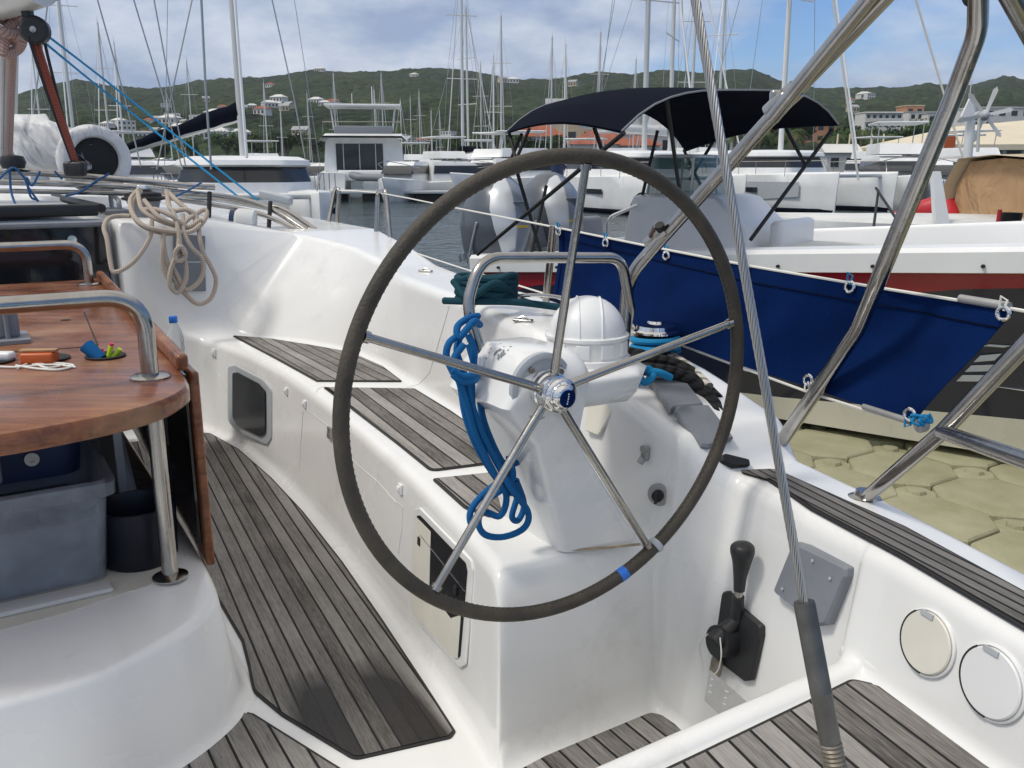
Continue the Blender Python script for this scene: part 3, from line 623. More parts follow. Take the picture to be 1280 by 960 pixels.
# window hatch in the bench box
o,c,n=plate('locker_hatch',[(520,636),(527,634),(592,700),(594,712),(584,830),(577,834),(514,768),(513,752)],'gel',.006,.003,.012)
b=MB(); cast_plate([(525,644),(529,644),(586,703),(588,714),(579,820),(574,822),(519,764),(518,750)],.0012,b,off=.0075,round_=.008); g=b.build('locker_pane','paned',o)
b=MB(); cast_plate([(524,645),(543,664),(541,736),(568,772),(581,768),(577,822),(573,822),(519,764),(518,750)],.0008,b,off=.0090,round_=.004); b.build('locker_lining','cream',o)
b=MB(); 
for x,y in((529,676),(575,737)):
    H,n2=hit(x,y); u,w=wall_axes(n2); b.box(H+n2*.011,(.016,.022,.006),tuple(u),tuple(w),tuple(n2),bev=.002)
b.build('hatch_latch','rubber',o)
b=MB(); b.tube([pl2 for pl2 in []] or [hit(530,668)[0]+n*.010,hit(586,738)[0]+n*.010],.0013,6); b.build('hatch_stay','steel',o)
# portlight
o,c,n=plate('portlight',[(287,458),(296,456),(331,474),(342,486),(342,548),(336,556),(297,538),(287,526)],'lgrey',.010,.004,.03)
b=MB(); cast_plate([(296,466),(302,465),(329,479),(337,488),(337,540),(331,545),(303,532),(296,522)],.002,b,off=.019,round_=.022,n=7); b.build('portlight_pane','paned',o)
# push-buttons and seat latch
for x,y in((268,441),(359,489),(382,505),(502,611)):
    H,n=hit(x,y); u,w=wall_axes(n); b=MB(); s=.75 if x>300 else 1; b.box(H+n*.004,(.034*s,.040*s,.008),tuple(u),tuple(w),tuple(n),bev=.003); b.box(H+n*.010,(.020*s,.022*s,.006),tuple(u),tuple(w),tuple(n),bev=.002)
    b.cyl(H+n*.008,H+n*.0145,.004,n=10); b.build('push_latch','white',yacht)
H,n=hit(414,541); u,w=wall_axes(n); b=MB(); b.box(H+n*.006,(.03,.04,.012),tuple(u),tuple(w),tuple(n),bev=.003); b.build('metal_latch','steel',yacht)
for s in ([(379,514),(377,545),(374,588)],[(383,512),(396,522),(412,534)],[(414,545),(446,580),(474,604),(495,628)],[(497,628),(504,634),(503,660),(498,692)],[(405,483),(398,486),(394,492)],[(562,382),(548,430),(537,466),(524,480),(508,485)]):
    seam(s,w=.0014,m='whited')
# soap-dish white pocket with bottle
b=MB(); H,n=hit(228,474); bp=bat(226,470,f=3.98); b.box(W(3.98,bp.y-.005,-.93),(.14,.12,.17),fX,rX,(0,0,1),bev=.02); b.build('drink_pocket','gel',yacht)
bc=W(3.98,bp.y-.01,-.842)
b=MB(); b.lathe([(.0001,0),(.034,0),(.037,.01),(.037,.05),(.034,.06),(.037,.07),(.037,.12),(.030,.155),(.016,.185),(.014,.20),(.0001,.20)],bc); bt=b.build('water_bottle','clear',None); T(bt,'clear plastic water bottle with blue cap in a pocket against the white cockpit side','bottle')
b=MB(); b.lathe([(.017,.19),(.018,.192),(.018,.215),(.016,.218),(.0001,.218)],bc); b.build('cap','blueT',bt)
# panel behind rope (grey instruments on bulkhead)
b=MB(); q0=hit(250,335)[0]
plate('bulkhead_instrument',[(216,292),(256,295),(256,326),(216,326)],'grey',.012,.003,.004); plate('bulkhead_instrument',[(216,329),(256,329),(257,364),(218,364)],'grey',.012,.003,.004)
# ---- winches
def winch(c,r,h,name,label=None,m='chrome',drum='rubber'):
    c=Vector(c); b=MB(); b.lathe([(r*1.25,0),(r*1.25,.01),(r*1.05,.02)],c,n=32); w_=b.build(name,'steel' if drum!='rubber' else 'rubber',yacht)
    b=MB(); b.lathe([(r*1.05,.018),(r*.92,h*.35),(r*.92,h*.6),(r*1.05,h*.75)],c,n=32); b.build('drum',drum,w_)
    b=MB(); b.lathe([(r*1.05,h*.76),(r*1.35,h*.80),(r*1.35,h*.84),(r*1.15,h*.87),(r*1.1,h*.95),(r*.55,h*1.0),(r*.5,h*1.04),(.0001,h*1.04)],c,n=36); b.build('cap',m,w_)
    if label:w_['label']=label
    return w_
wc=at(821,404,Z=CZ-.385); wcb=bf(wc-CAM)
wl=W(wcb.x,wcb.y,-.508); winch(wl,.046,.125,'winch','chrome winch wrapped with blue rope on the coaming')
wf=W(4.68,.80,-.30); winch(wf,.075,.19,'winch','large grey drum winch on the cabin top corner, beige ropes around it',m='rubber',drum='grey')
b=MB(); b.box(wf+Vector((0,0,.205)),(.05,.035,.03),bev=.008); b.build('winch_socket','chrome',yacht)
# ---- ropes (each a thing)
def rope(name,pts,r,m,label,cat,group=None,n=6,closed=False,parent=None,sides=9):
    b=MB(); 
    if isinstance(pts[0],list):
        for p in pts: b.tube(cr(p,n),r,sides)
    else: b.tube(cr(pts,n,closed),r,sides,closed=closed)
    o=b.build(name,m,parent)
    if label: T(o,label,cat,group)
    return o
# blue coil on the pedestal guard
g=lambda x,y,f=1.44: at(x,y,f=f)
coil=[[g(598,395,1.46),g(585,398,1.45),g(572,408,1.44),g(574,422,1.43),g(592,402,1.43),g(600,406,1.47)],
 [g(575,418),g(562,428,1.43),g(558,445,1.43),g(566,465,1.42),g(575,480,1.42),g(582,520,1.42),g(597,560,1.42),g(622,600,1.43),g(640,617,1.43)],
 [g(585,418,1.46),g(593,440,1.45),g(590,475,1.44),g(592,520,1.43),g(607,556,1.43),g(632,580,1.44),g(650,577,1.46)],
 [g(575,420,1.45),g(571,440,1.44),g(580,466,1.43),g(588,500,1.42),g(602,540,1.41),g(622,580,1.41),g(640,612,1.40),g(660,640,1.42),g(655,660,1.42),g(630,671,1.42),g(606,668,1.42),g(598,650,1.42),g(610,625,1.42),g(640,600,1.42),g(636,570,1.43)],
 [g(580,430,1.42),g(567,450,1.42),g(572,470,1.41),g(583,505,1.41),g(595,545,1.41),g(618,592,1.41),g(633,620,1.42),g(625,645,1.43),g(605,640,1.44),g(590,655,1.44),g(588,640,1.44),g(600,622,1.44),g(625,600,1.44),g(640,585,1.44)],
 [g(586,430,1.47),g(598,478,1.45),g(603,520,1.44),g(618,560,1.44),g(636,592,1.45),g(647,615,1.46),g(640,645,1.46),g(648,650,1.47),g(655,630,1.47),g(645,600,1.45)],
 [g(566,462,1.405),g(578,470,1.40),g(592,468,1.405),g(596,461,1.45)],[g(566,468,1.405),g(578,477,1.40),g(593,474,1.405),g(597,468,1.45)]]
rope('rope_coil',coil,.0068,'rblue','blue braided rope coiled and hung on the steel pedestal guard','rope',sides=10)
# beige rope bundle over the forward winch
h=lambda x,y,f=4.30: at(x,y,f=f)
bun=[[h(176,238,4.5),h(165,255,4.44),h(170,275,4.36),h(188,287,4.32),h(215,292,4.30),h(245,286,4.3),h(258,270,4.32),h(255,262,4.34),h(238,272,4.32),h(225,280,4.3),h(200,272,4.3),h(180,250,4.4)],
 [h(172,240,4.48),h(178,262,4.38),h(200,276,4.32),h(232,284,4.30),h(252,274,4.30)],
 [h(210,240,4.5),h(222,252,4.4),h(240,268,4.34),h(248,285,4.30),h(250,300,4.27),h(255,318,4.27),h(262,330,4.27),h(270,350,4.27),h(264,372,4.27),h(248,380,4.27),h(232,368,4.27),h(218,350,4.27),h(208,325,4.27),h(204,300,4.28),h(207,290,4.3)],
 [h(228,268,4.33),h(230,290,4.28),h(240,310,4.26),h(252,322,4.26),h(254,340,4.26),h(246,355,4.26),h(232,362,4.26),h(222,345,4.26),h(214,330,4.27)],
 [h(216,262,4.34),h(222,285,4.28),h(226,310,4.26),h(232,330,4.25),h(232,350,4.25),h(222,366,4.25),h(212,355,4.25),h(214,335,4.25),h(222,315,4.25),h(224,295,4.27)],
 [h(205,285,4.3),h(203,310,4.27),h(204,335,4.27),h(214,355,4.26)],
 [h(190,275,4.32),h(188,295,4.30),h(175,318,4.29),h(160,333,4.30),h(143,340,4.32),h(138,328,4.34),h(134,300,4.38),h(130,285,4.42),h(136,273,4.46),h(150,270,4.48),h(163,270,4.46)],
 [h(174,236,4.5),h(163,250,4.45),h(166,268,4.36),h(180,282,4.3),h(205,288,4.28),h(236,290,4.28),h(252,280,4.28)],
 [h(208,238,4.5),h(214,262,4.38),h(234,262,4.34),h(246,272,4.32),h(236,284,4.3),h(214,270,4.3),h(196,262,4.34),h(180,262,4.38)],
 [h(222,308,4.24),h(230,312,4.23),h(231,322,4.23),h(222,326,4.23),h(219,316,4.23),h(226,308,4.22),h(232,318,4.22)]]
rope('rope_bundle',bun,.0108,'rbeige','beige rope flecked red-brown, looped over the forward winch and hanging down the white bulkhead','rope',sides=8)
# mooring line wrapped near the winch
q=lambda x,y,f: at(x,y,f=f)
pt_=lambda f,r,z:W(f,r,z)
wb=wcb
rope('rope_tail',[[at(772,468,f=1.47),at(788,470,f=1.44),at(800,462,f=1.43),at(812,462,f=1.43),at(816,470,f=1.42),at(806,478,f=1.42),at(797,470,f=1.42),at(796,482,f=1.42)],[at(808,464,f=1.43),at(824,466,f=1.42),at(838,472,f=1.42)]],.0085,'rcyan','knotted end of bright blue rope lying beside the compass pod','rope')
rope('winch_rope',[[wl+Vector((math.cos(t)*.058,math.sin(t)*.058,.052+.003*t)) for t in arc(0,12,40)]+[at(832,432,f=wb.x-.05),at(815,440,f=wb.x-.05),at(795,430,f=wb.x+.03)]],.0085,'rcyan','bright blue rope turned round the chrome winch','rope')
rope('mooring_rope',[[at(786,408,f=1.75),at(800,428,f=1.72),at(826,440,f=1.68),at(850,452,f=1.62),at(872,470,f=1.55),at(886,484,f=1.5)],[at(785,425,f=1.75),at(805,438,f=1.7),at(835,447,f=1.65),at(860,462,f=1.6)]],.013,'rwhite','thick white twisted mooring rope lying beside the chrome winch','rope')
rope('mooring_rope',[[at(770,455,f=1.62),at(800,450,f=1.6),at(840,455,f=1.58),at(870,478,f=1.53),at(893,505,f=1.47),at(905,530,f=1.40)],[at(780,440,f=1.68),at(820,449,f=1.64),at(858,462,f=1.58),at(885,488,f=1.52),at(897,500,f=1.48)],[at(775,462,f=1.6),at(815,462,f=1.56),at(852,470,f=1.54),at(880,495,f=1.5),at(896,520,f=1.43)]],.016,'rblack','thick black twisted mooring rope leading over the coaming edge','rope')
# teal rope bundle at the cleat
tq=bat(600,372,Z=CZ-.40); c=W(tq.x+.2,1.62,-.41)
c=at(608,380,Z=CZ-.405)
rope('rope_bundle',[[c+Vector((math.cos(t)*(.085+.01*math.sin(3*t)),math.sin(t)*.06,.012+.0024*t+.004*math.sin(3.7*t))) for t in arc(0,32,160)],[c+Vector((-.13,0,.01)),c+Vector((-.05,-.05,.015)),c+Vector((.08,-.06,.015)),c+Vector((.2,-.05,.0)),c+Vector((.30,-.12,-.005))],[c+Vector((-.10,0,.07)),c+Vector((-.05,-.07,.03)),c+Vector((.03,-.08,.075)),c+Vector((.09,0,.02))]],.011,'rteal','dark teal rope piled on a cleat at the edge of the coaming','rope')
b=MB(); b.tube(cr([c+Vector((.16,-.02,.0)),c+Vector((.10,-.04,.03)),c+Vector((.22,-.10,.035)),c+Vector((.36,-.2,.0))],5),.006,8); b.build('fairlead','steel',yacht)
for x,y in((532,340),(654,402),(590,385)):
    H,n=hit(x,y); b=MB(); b.box(H+n*.004,(.06,.02,.008),tuple(Vector((1,-.4,0)).normalized()),None if False else tuple(n.cross(Vector((1,-.4,0)).normalized()).normalized()),tuple(n),bev=.0035); b.tube([H+n*.006+Vector((-.02,.005,0)),H+n*.016,H+n*.006+Vector((.02,-.01,0))],.003,6); b.build('pad_eye','steel',yacht)
# ---- tubes of the stern arch
def tube(name,P,r,m='steel',R=.1,parent=yacht,n=16):
    b=MB(); b.tube(fillet(P,R,n=10),r,n); return b.build(name,m,parent)
a1=tube('arch_tube',[at(775,470,d=2.02),at(786,345,d=1.98),at(836,288,d=1.90),at(1000,108,d=1.62),at(1180,-80,d=1.38)],.0145,R=[.12,.13,.1])
tube('arch_tube',[at(965,148,d=1.64),at(1085,0,d=1.46),at(1150,-80,d=1.36)],.0135,R=.01)
tube('arch_tube',[at(966,568,Z=CZ-.66),at(1072,412,d=1.72),at(1100,345,d=1.62),at(1196,110,d=1.44),at(1222,40,d=1.38),at(1224,-60,d=1.32)],.0155,R=[.18,.2,.22,.12])
tube('arch_tube',[at(1245,-40,d=1.2),at(1300,60,d=1.3)],.016,R=.01)
tube('pushpit_rail',[at(1078,626,Z=CZ-.66),at(1180,538,d=1.45),at(1300,412,d=1.30)],.0135,R=.01)
tube('pushpit_rail',[at(1178,540,d=1.45),at(1300,582,d=1.15)],.0125,R=.01)
b=MB()
for p,q_ in((at(962,142,d=1.655),at(985,120,d=1.62)),(at(975,130,d=1.64),at(996,111,d=1.61)),): b.cyl(p,q_,.0185,n=16)
j=at(972,128,d=1.645); b.box(j,(.03,.02,.045),bev=.006); b.build('arch_joint','steel',yacht)
b=MB(); j=at(822,300,d=1.93); b.cyl(at(812,306,d=1.94),at(834,286,d=1.9),.0185,n=16); b.cyl(at(826,284,d=1.9),at(818,300,d=1.93),.017,n=16); b.build('arch_joint','steel',yacht)
b=MB(); b.cyl(at(826,287,d=1.895),at(824,281,d=1.885),.0105,n=12);b.build('arch_socket','rubber',yacht)
b=MB(); b.cyl(at(1218,2,d=1.37),at(1222,-6,d=1.36),.019,n=12); b.build('arch_strap','rubber',yacht)
for x,y in((966,566),(1080,624)):
    c=at(x,y,Z=CZ-.655); b=MB(); b.lathe([(.034,0),(.034,.004),(.02,.01),(.017,.02)],c); b.build('tube_foot','steel',yacht)
# backstay: laid wire, swaged terminal and turnbuckle
A=at(862,-40,d=.80);Bk=at(1005,752,d=.80); Cb=at(1047,975,d=.80); axis=(Bk-A).normalized()
foot=Cb+(Cb-Bk).normalized()*.42
b=MB(); u=axis.orthogonal().normalized(); w=axis.cross(u); L=(Bk-A).length
b.tube([A,Bk],.0030,8); stay=b.build('backstay','wire',yacht,ang=80)
b=MB()
for k in range(9):
    ph0=2*math.pi*k/9; b.tube([A+axis*(L*t/110)+(u*math.cos(ph0+t*.42)+w*math.sin(ph0+t*.42))*.0033 for t in range(111)],.00122,5,caps=False)
b.build('wire_strands','wire',stay)
ax2=(Cb-Bk).normalized(); Lc=(Cb-Bk).length
b=MB(); b.lathe([(.0056,0),(.0092,0),(.0097,.003),(.0097,Lc*.50),(.0099,Lc*.505),(.0099,Lc*.51),(.0097,Lc*.515),(.0095,Lc*.78),(.009,Lc*.79)],Bk,ax2,24); b.build('terminal','dalu',stay)
b=MB(); 
pr=[(.0098,Lc*.79)]
for k in range(40): pr+=[(.0105,Lc*.80+k*.004),(.0092,Lc*.80+k*.004+.002)]
b.lathe(pr,Bk,ax2,16); b.build('turnbuckle_thread','rust',stay)
b=MB(); b.cyl(Bk+ax2*(Lc*.8+.155),foot,.012,n=16); b.build('turnbuckle_body','rust',stay)
# ---- stanchions, lifelines
def zr(f): return ro(f)-.0
gl=[]
def stanchion(f,r,top,lean=0,name='stanchion'):
    b=MB(); b.tube([W(f,r,zc(f)-.0),W(f+lean,r,top)],.0125,12); b.lathe([(.03,0),(.03,.01),(.016,.03)],W(f,r,zc(f)));return b.build(name,'steel',yacht)
P=lambda x,y,r: at(x,y,r=r)
b=MB(); b.tube(fillet([P(470,302,1.90),P(472,240,1.93),P(482,238,1.93),P(489,312,1.90)],.03),.0125,10); b.build('stanchion','steel',yacht)
b=MB(); b.tube(fillet([P(408,290,2.0),P(419,235,2.02),P(424,236,2.02),P(421,292,2.0)],.03),.0125,10); b.build('stanchion','steel',yacht)
b=MB(); b.tube([P(679,410,1.60),P(692,282,1.60)],.0125,10); b.build('stanchion','steel',yacht)
ll=lambda name,pts,r=.0032: rope(name,pts,r,'rline',None,None,parent=yacht,n=2,sides=6)
ll('lifeline',[P(424,238,2.0),P(474,241,1.93),P(560,258,1.80),P(694,284,1.60),P(940,333,1.56),P(1265,386,1.50),P(1400,410,1.48)])
ll('lifeline',[P(420,286,2.0),P(470,300,1.90),P(580,336,1.75),P(684,368,1.60),P(800,412,1.585),P(1010,490,1.53),P(1150,532,1.47)])
# ---- weather cloth
tl,tr_,br_,bl_=P(699,284,1.60),P(1268,388,1.50),P(1143,527,1.47),P(690,374,1.60)
b=MB(); nx,nz=60,14; rows=[]
for j in range(nz+1):
    row=[]
    for i in range(nx+1):
        s=i/nx;t=j/nz
        top=tl.lerp(P(940,334,1.56),s/.5) if s<.5 else P(940,334,1.56).lerp(tr_,(s-.5)/.5)
        bot=bl_.lerp(P(1010,486,1.53),s/.74) if s<.74 else P(1010,486,1.53).lerp(br_,(s-.74)/.26)
        p=top.lerp(bot,t); d=.012*math.sin(math.pi*t)*math.sin(s*9+1.5*t)+.004*math.sin(s*31+t*6)*math.sin(math.pi*t)+.01*math.exp(-((s-.80+(t-.5)*.12)*14)**2)
        row.append(p+W(0,1,0)*0+ (W(0,1,0)-W(0,0,0))*d)
    rows.append(row)
b.loft(rows,closed=False); back=[[p+(W(0,1,0)-W(0,0,0))*.002 for p in r] for r in rows]; b.loft(back,closed=False,flip=True)
cl=b.build('weather_cloth','navycloth',None,ang=180); T(cl,'long navy blue weather cloth lashed along the lifelines with eyelets','weather cloth')
for (x,y,r_) in((702,289,1.6),(761,303,1.59),(837,319,1.58),(935,336,1.56),(1067,358,1.54),(1259,391,1.50),(1015,474,1.53),(1142,517,1.47)):
    c=P(x,y,r_)-(W(0,1,0)-W(0,0,0))*.012; b=MB(); b.tube([c+W(0,0,0)*0+(W(1,0,0)-W(0,0,0))*math.cos(t)*.0105+Vector((0,0,1))*math.sin(t)*.0105 for t in arc(0,2*math.pi,20)[:-1]],.0035,8,closed=True); b.build('eyelet','chrome',cl)
    b=MB(); dz=.022 if y<450 else -.02; b.tube([c+Vector((0,0,dz*.2)),c+Vector((.004,0,dz)),c+Vector((-.004,.006,dz*1.3)),c+Vector((-.002,.01,dz*.3))],.0022,6); b.build('lashing','rcyan' if y not in(391,474) else 'rline',cl)
for off,t0 in((.09,None),):
    b=MB(); b.tube([rows[2][i]-(W(0,1,0)-W(0,0,0))*.0025 for i in range(nx+1)],.0012,5); b.tube([rows[j][1]-(W(0,1,0)-W(0,0,0))*.0025 for j in range(nz+1)],.0012,5); b.build('stitched_hem','darkcanvas',cl)
b=MB(); rn=random.Random(2); c=P(1150,522,1.46); b.tube(cr([c+Vector((rn.uniform(-.02,.02),rn.uniform(-.015,.0),rn.uniform(-.012,.012))) for k in range(14)],4),.003,6); T(b.build('lashing_knot','rcyan',None),'small knotted blue lashing at the lower aft corner of the navy cloth','knot')
# lifeline fittings
b=MB(); b.cyl(P(1200,373,1.51),P(1262,383,1.5),.0075,n=12); b.build('lifeline_turnbuckle','alplate',yacht)
b=MB(); b.cyl(P(1080,508,1.50),P(1138,527,1.47),.0065,n=12); b.lathe([(.0001,-.006),(.013,-.006),(.013,.006),(.0001,.006)],P(1152,532,1.465),W(0,1,0)-W(0,0,0),20); b.build('lifeline_turnbuckle','alplate',yacht)
# ---- folded spray hood frame and deck gear ahead
def px_tube(name,pts,r,m='steel',parent=yacht):
    b=MB(); b.tube(cr([at(x,y,f=f) for x,y,f in pts],6),r,12); return b.build(name,m,parent)
px_tube('sprayhood_frame',[(-40,213,5.2),(60,217,5.1),(150,224,5.0),(232,232,4.95),(268,234,4.95)],.017)
px_tube('sprayhood_frame',[(-40,226,5.1),(60,229,5.0),(150,233,4.95),(200,238,4.95),(290,247,5.0),(340,262,4.9),(385,290,4.7)],.016)
px_tube('sprayhood_frame',[(-40,238,5.2),(80,240,5.1),(170,243,5.05),(240,252,5.0),(320,266,4.9),(383,292,4.7)],.013)
px_tube('sprayhood_frame',[(200,241,5.1),(260,245,5.1),(320,256,5.0),(355,262,4.9),(395,288,4.75)],.015)
for x0,y0,x1,y1 in((262,240,261,276),(338,252,336,285)):
    b=MB(); b.tube([at(x0,y0,f=4.9),at(x1,y1,f=4.85)],.012,8); b.build('frame_strap','rubber',yacht)
b=MB(); c=at(391,292,f=4.72); b.box(c,(.05,.04,.07),bev=.01); b.build('frame_bracket','steel',yacht)
b=MB(); b.box(at(345,247,f=5.0),(.20,.045,.05),tuple(Vector((1,-.25,-.22)).normalized()),tuple(Vector((.25,1,0)).normalized()),bev=.012); b.build('frame_sleeve','lgrey',yacht)
# genoa track / long low window on the coaming
b=MB(); b.slab([at(x,y,f=f) for x,y,f in((255,281,4.75),(300,283,4.75),(362,294,4.6),(345,297,4.5),(262,291,4.5))],.02,(0,0,1)); b.build('side_hatch','grey',yacht)
b=MB(); b.tube(fillet([W(4.9,.72,-.235),W(4.9,.72,-.16),W(5.3,.74,-.13),W(5.3,.74,-.21)],.03),.012,10); b.build('rope_clutch','alplate',yacht)
b=MB(); b.box(W(5.0,.70,-.215),(.35,.12,.025),fX,rX,(0,0,1),bev=.006); b.build('clutch_plate','grey',yacht)
for z0 in (0,.06):
    px=[(30+z0*100,208),(34+z0*120,222),(40+z0*130,244),(46+z0*180,262)]
for k_i,(pp_,l_) in enumerate(zip([[at(-5,228,f=4.9),at(8,215,f=4.9),at(18,210,f=4.9),at(30,222,f=4.9),at(36,205+30,f=4.9),at(48,252,f=4.9)],[at(12,212,f=4.92),at(14,240,f=4.92),at(22,262,f=4.85)],[at(50,214,f=4.9),at(40,232,f=4.9),at(33,222,f=4.9),at(38,245,f=4.9),at(46,250,f=4.9)],[at(137,217,f=4.95),at(118,228,f=4.95),at(100,240,f=4.95),at(82,245,f=4.9)],[at(68,214,f=4.95),at(78,224,f=4.95)],[at(252,228,f=4.9),at(235,238,f=4.9),at(218,246,f=4.9)]],('blue cord wrapped round the spray hood frame at the left frame edge','blue cord hanging down beside the left frame edge','blue cord looped round the frame under the mast','blue cord slanting from the frame left of the beige ropes','short blue cord under the boom on the folded frame','blue cord tied to the end of the folded frame'))): rope('thin_line',[pp_],.0055,'rnavy',l_,'cord','blue lashings on the folded spray hood frame')
# white fender bottle
b=MB(); a_=at(292,272,f=4.85); ax=(at(320,276,f=4.8)-a_); Lx=ax.length; b.lathe([(.0001,0),(.03,0),(.052,.02),(.056,.05),(.056,Lx*.9),(.045,Lx),(.0001,Lx)],a_,ax,20); fe=b.build('plastic_canister','whited',None); T(fe,'white plastic canister with blue lid lying on the side deck','canister')
b=MB(); b.lathe([(.035,-.02),(.04,-.018),(.04,.004),(.035,.006)],a_,ax,16); b.build('lid','navyplast',fe)
# ---- mast, boom, bagged sail
mz=lambda x,y,f: at(x,y,f=f)
b=MB(); b.tube([mz(8,-30,6.2),mz(4,215,6.2)],.07,16); b.build('mast','alu',yacht)
b=MB(); b.tube([mz(-60,20,5.2),mz(50,-18,4.6)],.085,20); b.build('boom','alu',yacht)
b=MB(); rn=random.Random(8)
b.tube(cr([mz(x,y,4.9+rn.uniform(-.05,.05)) for x,y in((-5,20),(12,28),(28,22),(30,40),(10,42),(-5,36),(5,50),(26,48),(22,62),(4,66),(12,34),(30,18),(34,5))],5),.024,8); rb_=b.build('rope_lashing','rpink',None); T(rb_,'thick pinkish rope knotted around the boom end at the upper left','rope')
b=MB(); 
for x0,x1,y1,m_ in((4,2,205,0),(9,7,205,0),):
    b.tube([mz(x0,60,5.0),mz(x1,y1,5.3)],.012,8)
b.build('topping_lift','alu',yacht)
rope('tackle_rope',[[mz(14,60,4.95),mz(12,120,5.1),mz(9,208,5.3)],[mz(18,60,4.95),mz(15,120,5.1),mz(12,208,5.3)],[mz(36,35,4.9),mz(28,45,4.9),mz(18,60,4.95)]],.013,'rpink','pale pink tackle ropes hanging straight down below the boom end','rope')
blk=mz(44,38,4.7); 
b=MB(); b.lathe([(.0001,-.03),(.05,-.03),(.062,-.02),(.062,.02),(.05,.03),(.0001,.03)],blk,(.2,-1,0),24); b.box(blk+Vector((-.025,0,.07)),(.04,.05,.05),bev=.01); bk=b.build('pulley_block','black',None); T(bk,'black pulley block hanging under the boom, mainsheet ropes running from it','pulley')
b=MB(); b.lathe([(.014,.03),(.014,.034),(.0001,.036)],blk,(.2,-1,0),16); b.build('block_pin','steel',bk)
rope('mainsheet',[[mz(37,48,4.7),mz(66,130,4.75),mz(94,208,4.8)],[mz(42,50,4.7),mz(69,130,4.75),mz(96,208,4.8)],[mz(47,50,4.7),mz(72,130,4.75),mz(98,208,4.8)]],.0085,'rred','rust red mainsheet running from the black pulley block down to deck','rope')
rope('mainsheet_tail',[[mz(54,44,4.72),mz(62,80,4.72),mz(80,150,4.78),mz(99,207,4.82)],[mz(35,45,4.68),mz(60,120,4.74),mz(92,207,4.8)]],.007,'rblk','black rope running beside the rust red mainsheet','rope')
b=MB(); b.box(mz(94,211,4.8),(.10,.05,.07),bev=.015); b.lathe([(.0001,-.02),(.035,-.02),(.035,.02),(.0001,.02)],mz(94,210,4.8),(.2,-1,0),16); T(b.build('pulley_block','black',None),'black pulley block at deck level, lower end of the mainsheet','pulley')
b=MB(); b.lathe([(.0001,-.02),(.05,-.03),(.06,0),(.05,.03),(.0001,.04)],mz(16,203,5.1),(0,0,1),16); b.build('deck_block','black',yacht)
# furled sail in white cover
def blob(rings,name,m,parent=None,ang=80): b=MB(); b.loft(rings,caps=True); return b.build(name,m,parent,ang=ang)
rn=random.Random(11); rings=[]
prof=[(22,150,214,5.6),(30,142,214,5.5),(48,142,215,5.45),(70,150,216,5.4),(92,163,217,5.3),(104,172,217,5.25),(110,180,216,5.2)]
for x,yt,yb_,f in prof:
    top=mz(x,yt,f);bot=mz(x,yb_,f); c=(top+bot)/2; hh=(top-bot).length/2; R=[]
    for k in range(28):
        t=2*math.pi*k/28; e=1+.05*math.sin(5*t+x*.3)+.03*math.sin(9*t+x)
        R.append(c+Vector((.04*math.sin(3*t+x),math.cos(t)*hh*.75*e,math.sin(t)*hh*e)))
    rings.append(R)
sb=blob(rings,'sail_bag','tarp'); T(sb,'crumpled white tarpaulin wrapped over gear on the cabin top','tarpaulin')
c0=mz(124,199,5.1); 
# ventilator: white cowl with dark mouth facing us
b=MB(); axv=(CAM-c0); axv.z=0; axv=(axv.normalized()+Vector((.25,0,.0))).normalized()
b.lathe([(.0001,-.34),(.12,-.33),(.165,-.22),(.178,-.08),(.172,-.01),(.155,.0),(.125,.004),(.115,.0),(.11,-.03)],c0-axv*.05,axv,36); vc=b.build('cowl_cover','tarp',None,ang=70); T(vc,'white fabric covered drum with round dark mouth beside the tarpaulin','rolled cover')
b=MB(); b.lathe([(.112,-.028),(.0001,-.025)],c0-axv*.05,axv,36); b.build('dark_mouth','rubber',vc)
rope('guy_line',[[mz(40,30,4.75),mz(135,103,6.0),mz(322,250,5.2)],],.006,'rcyan','thin light blue line slanting from the boom end to the side deck, upper of two','line',n=3)
rope('guy_line',[[mz(42,42,4.75),mz(135,118,6.0),mz(303,250,5.2)],],.006,'rcyan','thin light blue line slanting from the boom end to the side deck, lower of two','line',n=3)
b=MB(); b.box(mz(62,-2,4.65),(.22,.03,.03),tuple(Vector((1,0,.4)).normalized()),(0,1,0)); b.build('boom_strap','rubber',yacht)
# own shrouds
for p_ in (((118,-14),(154,114),(176,208)),((163,-14),(203,118),(228,212)),((190,-14),(214,116),(232,208)),((243,-14),(215,116),(196,212)),((251,-14),(257,110),(264,212)),((62,-14),(42,138),(33,205)),((337,-14),(368,125),(382,200))):
    b=MB(); b.tube([mz(x,y,8.6) for x,y in p_],.0065 if p_[0][0]!=251 else .012,6); b.build('shroud','wire',yacht)
# ---- things under and on the table
bc=W(2.17,.285,-.928)
b=MB(); R=[]
b.lathe([(.0001,0),(.080,0),(.086,.01),(.092,.14),(.094,.145),(.088,.145),(.084,.135),(.078,.02),(.0001,.018)],bc,n=32); T(b.build('bucket','bucket',None),'dark navy plastic bucket standing behind the steel table post','bucket')
